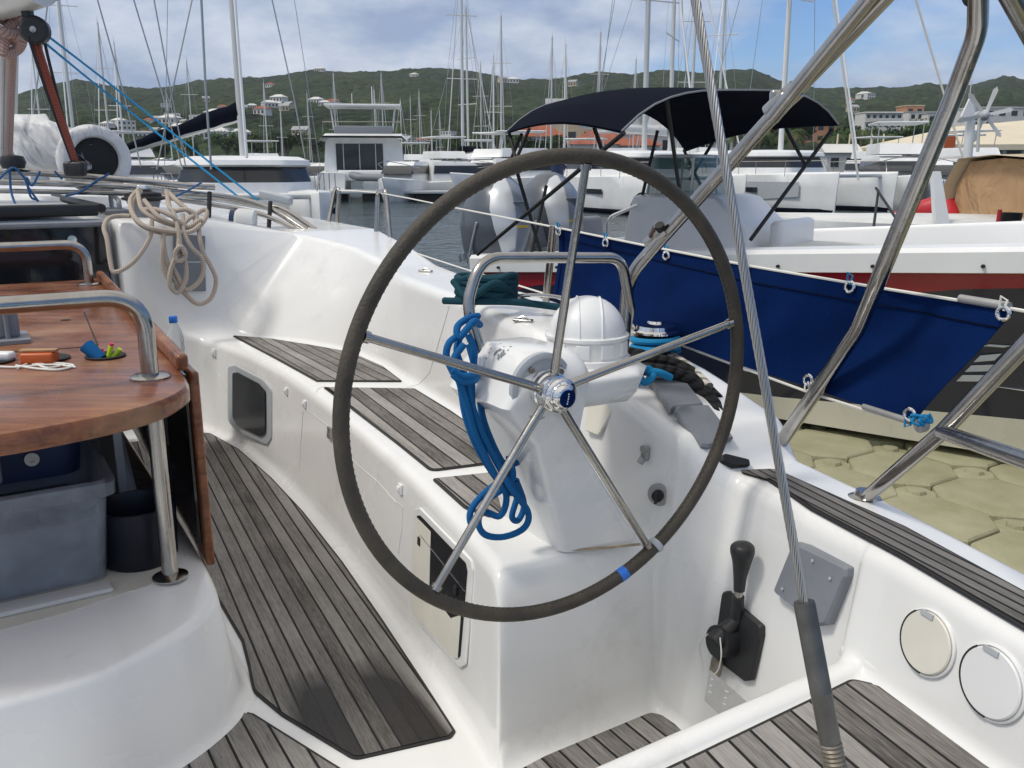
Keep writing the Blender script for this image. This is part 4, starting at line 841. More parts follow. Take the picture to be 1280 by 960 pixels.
# translucent bin
def rr(f0,f1,r0,r1,z,rad=.03,n=5):
    out=[]
    for (f,r,st_) in((f1-rad,r1-rad,0),(f0+rad,r1-rad,90),(f0+rad,r0+rad,180),(f1-rad,r0+rad,270)):
        for k in range(n+1):
            t=math.radians(st_+90*k/n); out.append(W(f+rad*math.cos(t),r+rad*math.sin(t),z))
    return out
Zb=-.9285; X0,X1,Y0,Y1=2.07,2.42,-.33,.205
b=MB(); b.loft([rr(X0+.02,X1-.02,Y0+.02,Y1-.005,Zb),rr(X0,X1,Y0,Y1+.012,Zb+.20),rr(X0,X1,Y0,Y1+.014,Zb+.21),rr(X0-.014,X1+.014,Y0-.014,Y1+.03,Zb+.213),rr(X0-.016,X1+.014,Y0-.014,Y1+.032,Zb+.245),rr(X0-.004,X1,Y0,Y1+.02,Zb+.25),rr(X0+.002,X1-.004,Y0+.004,Y1+.014,Zb+.245),rr(X0+.022,X1-.02,Y0+.02,Y1-.008,Zb+.004)],closed=True,caps=False)
b.add(rr(X0+.02,X1-.02,Y0+.02,Y1-.005,Zb),[tuple(range(24))])
bn=b.build('storage_bin','bin',None); T(bn,'cloudy translucent plastic storage bin under the table','storage bin')
b=MB(); rn=random.Random(6)
b.loft([rr(X0+.03,X1-.03,Y0+.03,Y1-.02,Zb+.006),rr(X0+.02,X1-.03,Y0+.02,Y1-.012,Zb+.12),rr(X0+.035,X1-.03,Y0+.03,Y1-.03,Zb+.15)],caps=True); T(b.build('packed_bag','binstuff',None),'grey bag packed inside the translucent bin','bag')
b=MB(); 
for k in range(7):
    c=W(X0+.05+.1*rn.random(),rn.uniform(-.2,.17),Zb+.16+.02*rn.random()); b.box(c,(rn.uniform(.05,.12),rn.uniform(.04,.07),rn.uniform(.02,.05)),tuple(Vector((math.cos(k),math.sin(k),rn.uniform(-.3,.3))).normalized()),None if False else tuple(Vector((-math.sin(k),math.cos(k),0))),bev=.01)
T(b.build('loose_clutter','navyplast',None),'dark loose items lying on top of the bag in the bin','clutter')
b=MB(); b.loft([rr(2.28,2.55,-.28,.19,-.72,.05),rr(2.27,2.55,-.28,.20,-.62,.06),rr(2.29,2.53,-.26,.185,-.595,.05)],caps=True); bx=b.build('cool_box','navyplast',None); T(bx,'dark blue rigid bag standing behind the translucent bin under the table','bag')
b=MB(); b.lathe([(.016,0),(.016,.006),(.007,.006),(.007,.001)],W(2.268,.085,-.665),-(W(1,0,0)-W(0,0,0)),20); b.build('eyelet','cream',bx)
b=MB(); b.box(W(2.2,-.01,-.655),(.03,.06,.07),fX,rX,(0,0,1),bev=.008); T(b.build('small_box','grey',None),'small grey box resting in the bin at the frame edge','box')
b=MB(); b.box(W(2.035,-.07,-.922),(.05,.54,.012),fX,rX,(0,0,1),bev=.005); o_=b.build('wooden_batten','whited',None); T(o_,'worn white batten lying in front of the plastic bin','batten')
# cup holder contents
tz=-.449
b=MB(); c=at(120,440,Z=CZ-.44); b.tube([at(127,449,Z=CZ-.45),at(108,432,Z=CZ-.418)],.016,16,radii=[.014,.0185]); T(b.build('blue_case','navyplast' if False else M['rblue'],None),'short blue tube leaning out of the cup holder','case')
for (x0,y0,x1,y1,m_,l_) in((129,449,126,436,'pink','pink marker pen leaning in the cup holder'),(135,450,139,432,'green','green marker pen with magenta tip, the more upright of two'),(141,449,150,436,'green','green marker pen, the more slanted of two')):
    p0=at(x0,y0,Z=CZ-.455); p1=at(x1,y1,d=(p0-CAM).dot(Vector((0,1,0)))/rayw(x0,y0).y if False else (p0.y/rayw(x1,y1).y)); b=MB(); b.cyl(p0-(p1-p0)*.4,p1,.006,n=10); o_=b.build('marker_pen',m_,None); T(o_,l_,'pen')
    if x0==135: b=MB(); b.cyl(p1,p1+(p1-p0)*.18,.0055,n=10); b.build('pen_tip','pink',o_)
b=MB(); c=at(50,449,Z=CZ-.44); b.box(c+Vector((0,0,.004)),(.075,.045,.028),tuple(Vector((1,.1,0)).normalized()),tuple(Vector((-.1,1,0)).normalized()),bev=.006); oc=b.build('orange_case','orange',None); T(oc,'small orange case with wooden top lying on a cup holder','case')
b=MB(); b.box(c+Vector((.0,0,.0215)),(.084,.02,.006),tuple(Vector((1,.1,0)).normalized()),tuple(Vector((-.1,1,0)).normalized()),bev=.002); b.build('case_top','tan',oc)
k_=[[at(x,y,Z=CZ-.447) for x,y in p] for p in ([(-8,458),(20,459),(45,457),(70,456),(95,459)],[(20,457),(48,461),(75,462),(92,457),(70,454),(40,456)],[(22,460),(40,454),(60,460),(84,455)])]
rope('string',k_,.0028,'rline','thin white cord bundled on the table in front of the orange case','cord')
b=MB(); c=at(2,448,Z=CZ-.445); b.box(c+Vector((0,0,.006)),(.06,.03,.022),bev=.008); T(b.build('white_lighter','white',None),'small white plastic object at the left frame edge on the table','small object')
# ================================================================= floating dock
def V2(x,y,z): return Vector((x,y,z))
b=MB(); rn=random.Random(9); s=.52
for i in range(-1,9):
    for j in range(-1,9):
        f0=-.6+i*s; r0=1.95+j*s; 
        c=W(f0+s/2,r0+s/2,0)
        if c.x<.9 or f0>4.2: continue
        # keep clear of our hull
        z1=-1.6+rn.uniform(-.006,.006)
        def ring(z,ins,notch):
            o=[]; h=s/2-ins
            pts=[(-h+notch,-h),(h-notch,-h),(h,-h+notch),(h,h-notch),(h-notch,h),(-h+notch,h),(-h,h-notch),(-h,-h+notch)]
            return [W(f0+s/2+a,r0+s/2+b_,z) for a,b_ in pts]
        b.loft([ring(z1-.38,.004,.13),ring(z1-.04,.003,.13),ring(z1-.016,.006,.129),ring(z1-.006,.014,.127),ring(z1-.0015,.028,.124),ring(z1,.05,.118)],caps=True)
        # corner lugs
        c=W(f0,r0,z1-.035); b.lathe([(.0001,-.2),(.115,-.2),(.115,.0),(.10,.012),(.05,.012),(.045,.03),(.0001,.03)],c,n=8)
pon=b.build('floating_dock','pontoon',None,ang=30); T(pon,'beige plastic cube floating dock between the white cockpit and the dark-hulled motorboat','floating dock')
# ================================================================= motorboat next door
O=Vector((-.26,6.93,0)); hd=Vector((.79,-.61,0)).normalized(); sb_=Vector((hd.y,-hd.x,0))
mbroot=empty('motorboat',O+hd*3-sb_*1.2+Vector((0,0,.4)),'open motorboat with red and navy hull stripes, white gunwale, silver outboards and dark bimini','motorboat')
mp_=lambda s_,o,z: O+hd*s_+sb_*o+Vector((0,0,z))
fl=K([-.1,0,2,4,6,7.5,8.6],[.05,.08,.16,.34,.3,-.35,-1.15])
shz=K([0,2,3.9,6,8.6],[1.21,1.36,1.50,1.66,1.80])
chx=K([0,4,6,7.5,8.4],[0,0,-.25,-.8,-1.2]); chz=K([0,2.2,4,6,8.4],[.44,.44,.46,.62,1.1])
crz=K([0,2.2,4,6,8.4],[.10,.13,.24,.36,.2]); redh=K([0,1,2,3,3.5,4.5,8],[.50,.42,.33,.14,.085,.05,.03])
SS=[0,.3,.6,1,1.5,2,2.5,3,3.5,4,4.5,5,5.5,6,6.5,7,7.5,8,8.3]
CW=-2.5
def hullrow(s_,side):
    c0,c1=chx(s_),fl(s_); z0,z1=chz(s_),shz(s_); 
    def P_(t): # topside point at height fraction
        return (c0+(c1-c0)*t**1.2, z0+(z1-z0)*t)
    tc=crz(s_)/(z1-z0); tr=1-redh(s_)/(z1-z0)
    pts=[(c0-.55 if s_<7 else -1.25,z0-.07),P_(0),P_(tc*.33),P_(tc*.35+.0),P_(tc),P_(tc+(tr-tc)*.5),P_(max(tr,tc+.01)),P_((1+tr)/2),P_(1)]
    pts+=[(c1+.03,z1+.005),(c1+.035,z1+.11),(c1+.01,z1+.135),(c1-.18,z1+.14),(c1-.20,z1+.11),(c1-.20,z1-.25 if s_<5.5 else z1+.05)]
    if side: pts=[(CW-o,z) for o,z in pts]
    return [mp_(s_,o,z) for o,z in pts]
bands=[('creamhull',0,4),('navyhull',4,6),('redhull',6,8),('white',8,14)]
mats_=['creamhull','navyhull','redhull','white']
b=MB()
for side in(0,1):
    rows=[hullrow(s_,side) for s_ in SS]
    for k,(m_,a,e) in enumerate(bands):
        b.m=k; b.loft([r[a:e+1] for r in rows],closed=False,flip=bool(side))
# transom
b.m=3; r0=hullrow(0,0);r1=hullrow(0,1); b.add(r0[1:13]+r1[12:0:-1],[tuple(range(24))])
# deck
b.m=3
b.loft([[mp_(s_,fl(s_)-.2,.86 if s_<5.4 else shz(s_)+.06),mp_(s_,CW-fl(s_)+.2,.86 if s_<5.4 else shz(s_)+.06)] for s_ in [0,1,2,3,4,5,5.38,5.42,6,7,8]],closed=False,flip=True)
hull=b.build('hull',mats_,mbroot,ang=35)
b=MB(); 
for s_ in np.arange(.3,7,.55): b.cyl(mp_(s_,fl(s_)+.03,shz(s_)+.04),mp_(s_,fl(s_)+.05,shz(s_)+.04),.010,n=8)
b.build('rub_rail_bolts','rubber',hull)
# swoosh on the red stern quarter and hull letters
def onhull(s_,t): 
    c0,c1=chx(s_),fl(s_); z0,z1=chz(s_),shz(s_); return mp_(s_,c0+(c1-c0)*t**1.2+.006,z0+(z1-z0)*t)
b=MB(); P_=[onhull(.75+.55*math.cos(a),.55+.34*math.sin(a)) for a in arc(0,2*math.pi,28)[:-1]]; b.add([sum(P_,Vector((0,0,0)))/28]+P_,[(0,1+k,1+(k+1)%28) for k in range(28)]); b.build('navy_swirl','navyhull',hull)
b=MB(); b.tube([onhull(.62+.1*math.cos(a)+.06*a,.50+.16*math.sin(a)) for a in arc(0,4.2,18)],.012,6); b.build('silver_swirl','grey',hull)
def hs(x,y):  # intersect pixel ray with the near topside
    best=None
    for s_ in np.arange(2,5,.02):
        for t in np.arange(.1,1,.02):
            p=onhull(s_,t)-CAM; dep=p.y*math.cos(PITCH)-p.z*math.sin(PITCH); u=640+FX*p.x/dep; v=480-FX*(p.y*math.sin(PITCH)+p.z*math.cos(PITCH))/dep
            dd=(u-x)**2+(v-y)**2
            if best is None or dd<best[0]: best=(dd,s_,t)
    return best[1:]
b=MB()
for x0,x1,y,sl in((1228,1256,433,0),(1220,1246,447,6),(1208,1244,460,6),(1196,1240,472,7)):
    a=hs(x0,y);c=hs(x1,y); h_=.020 if sl else .006
    q_=[onhull(a[0],a[1]-h_),onhull(c[0],c[1]-h_),onhull(c[0]+.03,c[1]+h_),onhull(a[0]+.03,a[1]+h_)]; b.slab([p+sb_*.004 for p in q_],.003,sb_)
b.build('hull_lettering','lgrey',hull)
a=hs(940,459); b=MB(); b.box(onhull(a[0],a[1])+sb_*.01,(.09,.02,.05),tuple(hd),tuple(sb_),(0,0,1),bev=.008); b.build('hull_drain','lgrey',hull)
# console
def mbox(nm,s_,o,z,sz,m,bev=.03,tilt=0,parent=mbroot): 
    X=(hd*math.cos(tilt)+Vector((0,0,1))*math.sin(tilt)); b=MB(); b.box(mp_(s_,o,z),sz,tuple(X),tuple(sb_),tuple(X.cross(sb_)) if False else tuple((Vector((0,0,1))*math.cos(tilt)-hd*math.sin(tilt))),bev=bev); return b.build(nm,m,parent)
def ring4(s0,s1,o0,o1,z,r_=.06):
    P_=[Vector((s0,o0,0)),Vector((s1,o0,0)),Vector((s1,o1,0)),Vector((s0,o1,0))]; Pm=[(P_[i]+P_[(i+1)%4])/2 for i in range(4)]; Q=[]
    for i in range(4): Q+=fillet([Pm[i-1],P_[i],Pm[i]],r_,n=4)[:-1]
    return [mp_(q.x,q.y,z) for q in Q]
b=MB(); b.loft([ring4(.75,1.95,-1.70,-.82,.86),ring4(.80,1.85,-1.68,-.84,1.55),ring4(.85,1.6,-1.66,-.86,1.78),ring4(.9,1.5,-1.62,-.9,1.80)],caps=True); con=b.build('console','white',mbroot,ang=50)
b=MB(); b.loft([ring4(.9,1.40,-1.60,-.95,1.79),ring4(.95,1.30,-1.55,-1.0,2.09)],caps=False); ws=b.build('windshield',mat('green_tint_glass',(.10,.20,.18),.05,alpha=.55,spec=.6),con)
b=MB(); b.tube(ring4(.95,1.30,-1.55,-1.0,2.09),.012,8,closed=True)
for q_ in ring4(.92,1.38,-1.59,-.96,1.80)[2::5]: b.cyl(q_,q_+Vector((0,0,.29))+(mp_(1.2,-1.26,0)-Vector((q_.x,q_.y,0)))*.08,.009,n=6)
b.build('windshield_frame','alu',con)
mbox('screen',.84,-1.26,1.66,(.03,.5,.22),'smoke',.01,parent=con)
b=MB(); c=mp_(.72,-1.26,1.62); b.tube([c+sb_*(.17*math.cos(t))+Vector((0,0,1))*(.17*math.sin(t)) for t in arc(0,2*math.pi,24)[:-1]],.016,8,closed=True); b.box(c,(.04,.30,.03),tuple(hd),tuple(sb_)); b.build('helm_wheel','rubber',con)
b=MB(); b.tube(fillet([mp_(.72,-.80,1.30),mp_(.72,-.74,1.36),mp_(.72,-.74,1.62),mp_(.95,-.8,1.72)],.08),.014,10); b.build('grab_rail','chrome',con)
mbox('front_seat',2.25,-1.26,1.12,(.6,.8,.5),'lgrey',.05); mbox('seat_cushion',2.25,-1.26,1.40,(.58,.78,.10),'cream',.04); mbox('cushion_pad',2.02,-1.26,1.52,(.10,.7,.22),'white',.04)
mbox('leaning_post',-.02,-1.2,1.20,(.35,1.1,.30),'grey',.06); mbox('stern_bench',-.02,-1.2,1.42,(.12,1.2,.30),'grey',.05,.15)
# bimini
A0,A1=at(777,164,Y=4.95),at(1048,155,Y=6.15); B0,B1=at(632,166,Y=6.7),at(857,188,Y=7.9)
def hoop(p,q,h,n=16,flat=3.0):
    out=[]
    for k in range(n+1):
        t=k/n; e=1-abs(2*t-1)**flat; out.append(p.lerp(q,t)+Vector((0,0,h*e)))
    return out
hA=hoop(A0,A1,.215,flat=3.6); hB=hoop(B0,B1,.30,flat=3.0); b=MB(); rows=[]
for j in range(13):
    t=j/12; sag=.05*math.sin(math.pi*t); 
    rows.append([hA[i].lerp(hB[i],t)+Vector((0,0,sag*(1 if 0<i<16 else 0)+ (.06*math.sin(math.pi*t) if i in(0,16) else .03*math.sin(math.pi*t) if i in (1,15) else 0))) for i in range(17)])
b.loft(rows,closed=False,flip=True); b.loft([[p-Vector((0,0,.012)) for p in r] for r in rows],closed=False)
bm=b.build('bimini','darkcanvas',mbroot,ang=180)
b=MB(); b.tube(hA,.006,8); b.build('bimini_piping','grey',bm); b=MB(); b.tube(hB,.006,8); b.build('bimini_piping','grey',bm)
for p,q_ in (((652,168,6.6),(640,196,6.8)),((637,168,6.7),(646,205,6.5)),((662,160,6.9),(645,200,6.9)),((743,160,5.6),(755,195,5.7)),((780,166,4.95),(597,318,6.6)),((833,122,5.3),(853,265,6.4)),((822,163,7.0),(797,270,7.1)),((855,188,7.8),(876,232,7.2)),((891,178,7.3),(862,225,7.2)),((982,160,6.6),(1006,205,6.6)),((1040,162,6.2),(938,300,5.9)),((642,200,6.4),(680,330,6.7)),((683,232,6.7),(664,318,6.6)),((1098,238,9.5),(1090,300,8.2)),((1095,235,9.5),(1122,276,8.2))):
    b=MB(); b.cyl(at(p[0],p[1],Y=p[2]),at(q_[0],q_[1],Y=q_[2]),.013,n=8); b.build('bimini_pole','rubber',mbroot)
# outboards
def outboard(c,yaw,lab):
    b=MB(); 
    rd=Vector((math.sin(yaw),-math.cos(yaw),0)); rt=Vector((math.cos(yaw),math.sin(yaw),0))   # rear direction, right when seen from behind
    zk=[-1.1,-.72,-.66,-.5,-.35,-.15,0,.15,.28,.35,.395,.42]
    kw=K(zk,[.06,.07,.12,.16,.20,.255,.275,.255,.205,.15,.09,.02]); kd=K(zk,[.06,.08,.16,.21,.27,.335,.355,.33,.26,.19,.11,.02]); kf=K(zk,[.10,.12,.22,.29,.32,.34,.34,.31,.25,.18,.11,.02])
    kr=K([-1.1,-.40,-.36,-.2,0,.15,.28,.36,.40,.45],[0,0,.01,.085,.155,.175,.14,.08,.0,0])
    zs_=sorted(set(list(np.linspace(-1.1,-.66,5))+list(np.linspace(-.66,.42,40)))); n=72; rows=[]
    def sm(k_,z): return (k_(z-.03)+k_(z)*2+k_(z+.03 if z<.39 else z))/4
    for z in zs_:
        w_,d_,f_=sm(kw,z),sm(kd,z),sm(kf,z); wr=kr(z); R_=[]
        wq=max(wr,.004); t0=math.asin(min(.98,(wq/w_)**(1/.82))); TT=[math.copysign(math.asin(min(.98,abs(q/8*wq)/w_)**(1/.82)),q) if q else 0.0 for q in range(-8,8)]+[t0+(2*math.pi-2*t0)*q/56 for q in range(56)]
        for k,t in enumerate(TT):
            cx_,sx_=math.cos(t),math.sin(t); e=.82
            x=w_*math.copysign(abs(sx_)**e,sx_); y=(d_ if cx_>0 else f_)*math.copysign(abs(cx_)**e,cx_)
            if cx_>0 and wr>.01 and k<17: y+=.035*(1-min(1,abs(x)/wr))
            R_.append((x,y))
        rows.append((z,wr,R_))
    for i in range(len(rows)-1):
        z,wr,R_=rows[i]; z2,wr2,R2=rows[i+1]
        for k in range(n):
            k2=(k+1)%n; xm=(R_[k][0]+R_[k2][0]+R2[k][0]+R2[k2][0])/4; ym=R_[k][1]; wm=(wr+wr2)/2; b.m=0
            if wm>.012 and k<16: b.m=1 if k<8 else 2
            if z<-.66: b.m=3
            b.add([c+rt*p[0]+rd*p[1]+Vector((0,0,zz_)) for p,zz_ in ((R_[k],z),(R_[k2],z),(R2[k2],z2),(R2[k],z2))],[(0,1,2,3)])
    o=b.build('outboard_motor',['motorgrey','motorlight',mat_mid,'motordark'],mbroot,ang=34)
    bm_=bmesh.new(); bm_.from_mesh(o.data); bmesh.ops.remove_doubles(bm_,verts=bm_.verts,dist=.0002); bm_.to_mesh(o.data); bm_.free(); o.data.set_sharp_from_angle(angle=math.radians(34))
    b=MB(); b.box(c+rd*.315+rt*.05+Vector((0,0,.16)),(.12,.06,.10),tuple(rt),tuple(rd),bev=.012); b.build('air_intake','motordark',o)
    b=MB(); b.box(c+rd*.385+rt*.05+Vector((0,0,.02)),(.10,.012,.018),tuple(rt),tuple(rd)); b.build('model_number','yellow',o)
    b=MB()
    for k in range(4): b.box(c-rt*.262+rd*(.12-.09*k)+Vector((0,0,-.20-.02*k)),(.006,.05,.05),tuple(rt),tuple((rd+Vector((0,0,.5))).normalized()),None)
    b.build('side_lettering','motordark',o)
    b=MB(); b.tube(cr([c-rt*.258+rd*.2+Vector((0,0,.05)),c-rt*.262+rd*.05+Vector((0,0,-.25)),c-rt*.20-rd*.02+Vector((0,0,-.46))],5),.008,6); b.build('cowl_stripe','motorlight',o)
    return o
mat_mid=mat('mid_silver_cowl',(.26,.30,.37),.3,metal=.2,coat=.3)
outboard(at(621,283,Y=7.2),.42,''); outboard(at(686,276,Y=7.9),.42,'')
mbox('engine_bracket',-.35,-1.2,.98,(.5,1.3,.2),'white',.03)
# ================================================================= water, terrain, sky backdrop
def structure(o): o['kind']='structure'; return o
wm=bpy.data.materials.new('sea_water'); nt,N,L=nodes(wm); bs=N['Principled BSDF']; bs.inputs['Base Color'].default_value=(.030,.055,.062,1); bs.inputs['Roughness'].default_value=.10; bs.inputs['IOR'].default_value=1.33
tc=N.new('ShaderNodeTexCoord'); mpn=N.new('ShaderNodeMapping'); mpn.inputs['Scale'].default_value=(1,.6,1); L.new(tc.outputs['Object'],mpn.inputs[0])
na=N.new('ShaderNodeTexNoise'); na.inputs['Scale'].default_value=2.4; na.inputs['Detail'].default_value=5; na.inputs['Roughness'].default_value=.55; na.inputs['Distortion'].default_value=.5; L.new(mpn.outputs[0],na.inputs[0])
nb=N.new('ShaderNodeTexNoise'); nb.inputs['Scale'].default_value=.5; nb.inputs['Detail'].default_value=3; L.new(mpn.outputs[0],nb.inputs[0])
ad=N.new('ShaderNodeMath'); ad.operation='MULTIPLY_ADD'; ad.inputs[1].default_value=1.5; L.new(nb.outputs[0],ad.inputs[0]); L.new(na.outputs[0],ad.inputs[2])
bp=N.new('ShaderNodeBump'); bp.inputs['Strength'].default_value=.7; bp.inputs['Distance'].default_value=.16; L.new(ad.outputs[0],bp.inputs['Height']); L.new(bp.outputs[0],bs.inputs['Normal'])
b=MB(); b.add([(-4000,-300,0),(4000,-300,0),(4000,6000,0),(-4000,6000,0)],[(0,1,2,3)]); structure(b.build('water',wm,None,origin=(0,0,0)))
b=MB(); b.add([(-4000,-300,-6),(4000,-300,-6),(4000,6000,-6),(-4000,6000,-6)],[(0,1,2,3)]); structure(b.build('seabed','creamhull',None,origin=(0,0,-6)))
rid=[(-400,150),(-200,128),(0,134),(20,130),(60,118),(108,108),(150,114),(200,118),(232,114),(260,108),(330,105),(400,97),(440,100),(500,97),(530,94),(580,97),(600,100),(640,107),(690,107),(740,100),(790,102),(830,97),(870,100),(900,97),(935,97),(960,108),(1000,119),(1060,118),(1100,117),(1130,113),(1150,110),(1190,117),(1215,112),(1240,105),(1260,110),(1300,118),(1500,125),(1800,150)]
rx=[p[0] for p in rid]; ryy=[p[1] for p in rid]
YR=900.0
def shore(px): return float(np.interp(px,[-400,350,600,800,1300],[190,170,150,125,105]))
def tz_(px,Y):
    """height at screen-column direction px (an azimuth) and forward distance Y"""
    zr_=2+(211-np.interp(px,rx,ryy))/1133*YR; s0=shore(px); t=(Y-s0)/(YR-s0)
    if t<0: return -3.0
    if t<=1:
        g=.012+.988*(.25*t+.75*t**1.35); z=1.0+zr_*g if t>.02 else 1.0+zr_*g
    else: z=1+zr_*(1-(t-1)*.9)
    x=(px-640)/1133*Y
    a=min(1,max(0,(t-.03)*6))*(1 if t<.93 else .35)
    z+=a*(9*noise.fractal(Vector((x/110,Y/110,0)),1,2,4)*(1-.4*t) )
    z+=min(1,max(0,(t-.02)*12))*(1.5*noise.fractal(Vector((x/13,Y/13,3.3)),.7,2,3)+1.6*abs(noise.noise(Vector((x/6,Y/6,8)))))
    return z
PX=np.arange(-420,1760,3.0); tt=np.concatenate([np.linspace(0,.15,34)[:-1],np.linspace(.15,1.0,120),[1.03,1.08,1.2,1.5]])
vs=[];fs=[]
for i,px in enumerate(PX):
    s0=shore(px)
    for t in tt:
        Y=s0+t*(YR-s0); vs.append(((px-640)/1133*Y,Y,tz_(px,Y) if t>0 else -2))
nT=len(tt)
for i in range(len(PX)-1):
    for j in range(nT-1): fs.append((i*nT+j,(i+1)*nT+j,(i+1)*nT+j+1,i*nT+j+1))
fm=bpy.data.materials.new('forested_hill'); nt,N,L=nodes(fm); bs=N['Principled BSDF']; bs.inputs['Roughness'].default_value=.95; bs.inputs['Specular IOR Level'].default_value=.1
tc=N.new('ShaderNodeTexCoord'); vo=N.new('ShaderNodeTexVoronoi'); vo.inputs['Scale'].default_value=.22; L.new(tc.outputs['Object'],vo.inputs['Vector'])
n1=N.new('ShaderNodeTexNoise'); n1.inputs['Scale'].default_value=.012; n1.inputs['Detail'].default_value=8; n1.inputs['Roughness'].default_value=.6; L.new(tc.outputs['Object'],n1.inputs[0])
n2=N.new('ShaderNodeTexNoise'); n2.inputs['Scale'].default_value=.4; n2.inputs['Detail'].default_value=4; L.new(tc.outputs['Object'],n2.inputs[0])
r1=N.new('ShaderNodeValToRGB'); e=r1.color_ramp.elements; e[0].position=.35; e[0].color=(.012,.026,.013,1); e[1].position=.66; e[1].color=(.036,.056,.022,1); L.new(n1.outputs[0],r1.inputs[0])
hs_=N.new('ShaderNodeMixRGB'); hs_.blend_type='OVERLAY'; hs_.inputs[0].default_value=.55; L.new(r1.outputs[0],hs_.inputs[1]); L.new(vo.outputs['Color'],hs_.inputs[2])
bw=N.new('ShaderNodeRGBToBW'); L.new(vo.outputs['Color'],bw.inputs[0]); L.new(bw.outputs[0],hs_.inputs[2])
L.new(hs_.outputs[0],bs.inputs['Base Color'])
bp=N.new('ShaderNodeBump'); bp.inputs['Strength'].default_value=1; bp.inputs['Distance'].default_value=3.5; iv=N.new('ShaderNodeMath'); iv.operation='SUBTRACT'; iv.inputs[0].default_value=1; L.new(vo.outputs['Distance'],iv.inputs[1])
ml=N.new('ShaderNodeMath'); ml.operation='MULTIPLY_ADD'; ml.inputs[1].default_value=.3; L.new(n2.outputs[0],ml.inputs[0]); L.new(iv.outputs[0],ml.inputs[2]); L.new(ml.outputs[0],bp.inputs['Height']); L.new(bp.outputs[0],bs.inputs['Normal'])
me=bpy.data.meshes.new('hills'); me.from_pydata(vs,[],fs); me.materials.append(fm); me.polygons.foreach_set('use_smooth',[True]*len(me.polygons)); ho=bpy.data.objects.new('hills',me); COL.objects.link(ho); structure(ho)
def ground(px,py):
    Y=shore(px)+3
    while Y<YR:
        z=2+(211-py)/1133*Y
        if tz_(px,Y)>=z: break
        Y+=3
    return px,Y
def kids(o): return [c for c in COL.objects if c.parent==o]
def copy_tree(o,parent=None):
    c=o.copy(); COL.objects.link(c); c.parent=parent
    for ch in list(kids(o)): copy_tree(ch,c)
    return c
def place(o,x,y,z,rz,sc=1): o.location=(x,y,z); o.rotation_euler=(0,0,rz); o.scale=(sc,sc,sc)
# ---------------------------------------------------------------- boats (x forward, z up from the waterline, built at the origin)
def proto(name,cat): 
    o=bpy.data.objects.new(name,None); COL.objects.link(o); o['category']=cat; return o
def hullmb(b,L,B,fb,yo=0,tr=.75,sheer=.2,rake=.4,full=.55):
    rings=[]
    for t in np.linspace(0,1,15):
        w=B/2*(1-max(0,(t-full)/(1-full))**2.1)*(tr+(1-tr)*min(1,t/.35)); w=max(w,.02); x=-L/2+L*t
        z=fb*(1+sheer*(t-.25)); xr=x+rake*max(0,t-.7)/.3
        rings.append([Vector((x,yo,-.35)),Vector((x,yo+w*.75,-.1)),Vector((x,yo+w*.93,.25*fb)),Vector((xr*.5+x*.5,yo+w*.99,.7*fb)),Vector((xr,yo+w,z)),Vector((xr,yo+w*.9,z+.05)),Vector((xr,yo,z+.10)),
          Vector((xr,yo-w*.9,z+.05)),Vector((xr,yo-w,z)),Vector((xr*.5+x*.5,yo-w*.99,.7*fb)),Vector((x,yo-w*.93,.25*fb)),Vector((x,yo-w*.75,-.1))])
    b.loft(rings,caps=True); return rings
def taper(b,x0,x1,w0,w1,z0,z1,h,inset=.12,yo=0,rake=.5):
    """cabin block: wider base, smaller roof, raked front"""
    lo=[(x0,w0),(x1,w1)]; 
    R=lambda k,z: [Vector((x0+k*inset,yo-w0+k*inset,z)),Vector((x1-k*inset-k*rake,yo-w1+k*inset,z)),Vector((x1-k*inset-k*rake*1.0+.0,yo+w1-k*inset,z)),Vector((x0+k*inset,yo+w0-k*inset,z))]
    b.loft([R(0,z0),R(1,z0+h*.9),R(1.35,z0+h)],caps=True)
def mastparts(root,x,z0,H,r,boomL,yaw=0,cover='darkcanvas',mastm='alu',rise=.0,B=1.4,L=10,stays=True,furl='white'):
    b=MB(); b.cyl((x,0,z0),(x-.012*H,0,z0+H),r,r*.8,12); m=b.build('mast',mastm,root)
    for q_ in ([.42,.70] if H>12 else [.52]):
        b=MB(); b.cyl((x-.012*H*q_,-B*.62,z0+H*q_),(x-.012*H*q_,B*.62,z0+H*q_),.035,n=6); b.build('spreader',mastm,m)
    b=MB(); b.box((x-.012*H-.12,0,z0+H+.12),(.35,.04,.04)); b.cyl((x-.012*H,0,z0+H),(x-.012*H,0,z0+H+.6),.02,n=5); b.build('masthead',mastm,m)
    d=Vector((-math.cos(yaw),math.sin(yaw),rise)).normalized(); s_=Vector((x-.15,0,z0+1.3)); b=MB(); b.cyl(s_,s_+d*boomL,.09,n=10); bo=b.build('boom',mastm,root)
    if cover:
        b=MB(); rn=random.Random(int(H*7)); P_=[s_+d*(boomL*k/14)+Vector((0,0,.12+.13*(1-k/14)+rn.uniform(-.02,.03))) for k in range(15)]; b.tube(P_,.2,10,radii=[(.30-.16*k/14)*(1+rn.uniform(-.12,.12)) for k in range(15)]); b.build('sail_cover',cover,bo)
    if stays:
        b=MB(); top=Vector((x-.012*H,0,z0+H))
        b.cyl(top,(L/2-.1,0,z0),.045 if furl else .014,n=6); fs_=b.build('forestay',furl or 'wire',root)
        b=MB(); 
        b.cyl(top,(-L/2+.1,0,z0-.2),.014,n=4); b.build('stay','wire',root)
        for s__ in(-1,1):
            b=MB(); b.tube([(x-.1,s__*B*.9,z0-.3),(x-.012*H*.45,s__*B*.6,z0+H*.45),(x-.012*H*.95,0,z0+H*.95)],.013,4); b.build('shroud','wire',root)
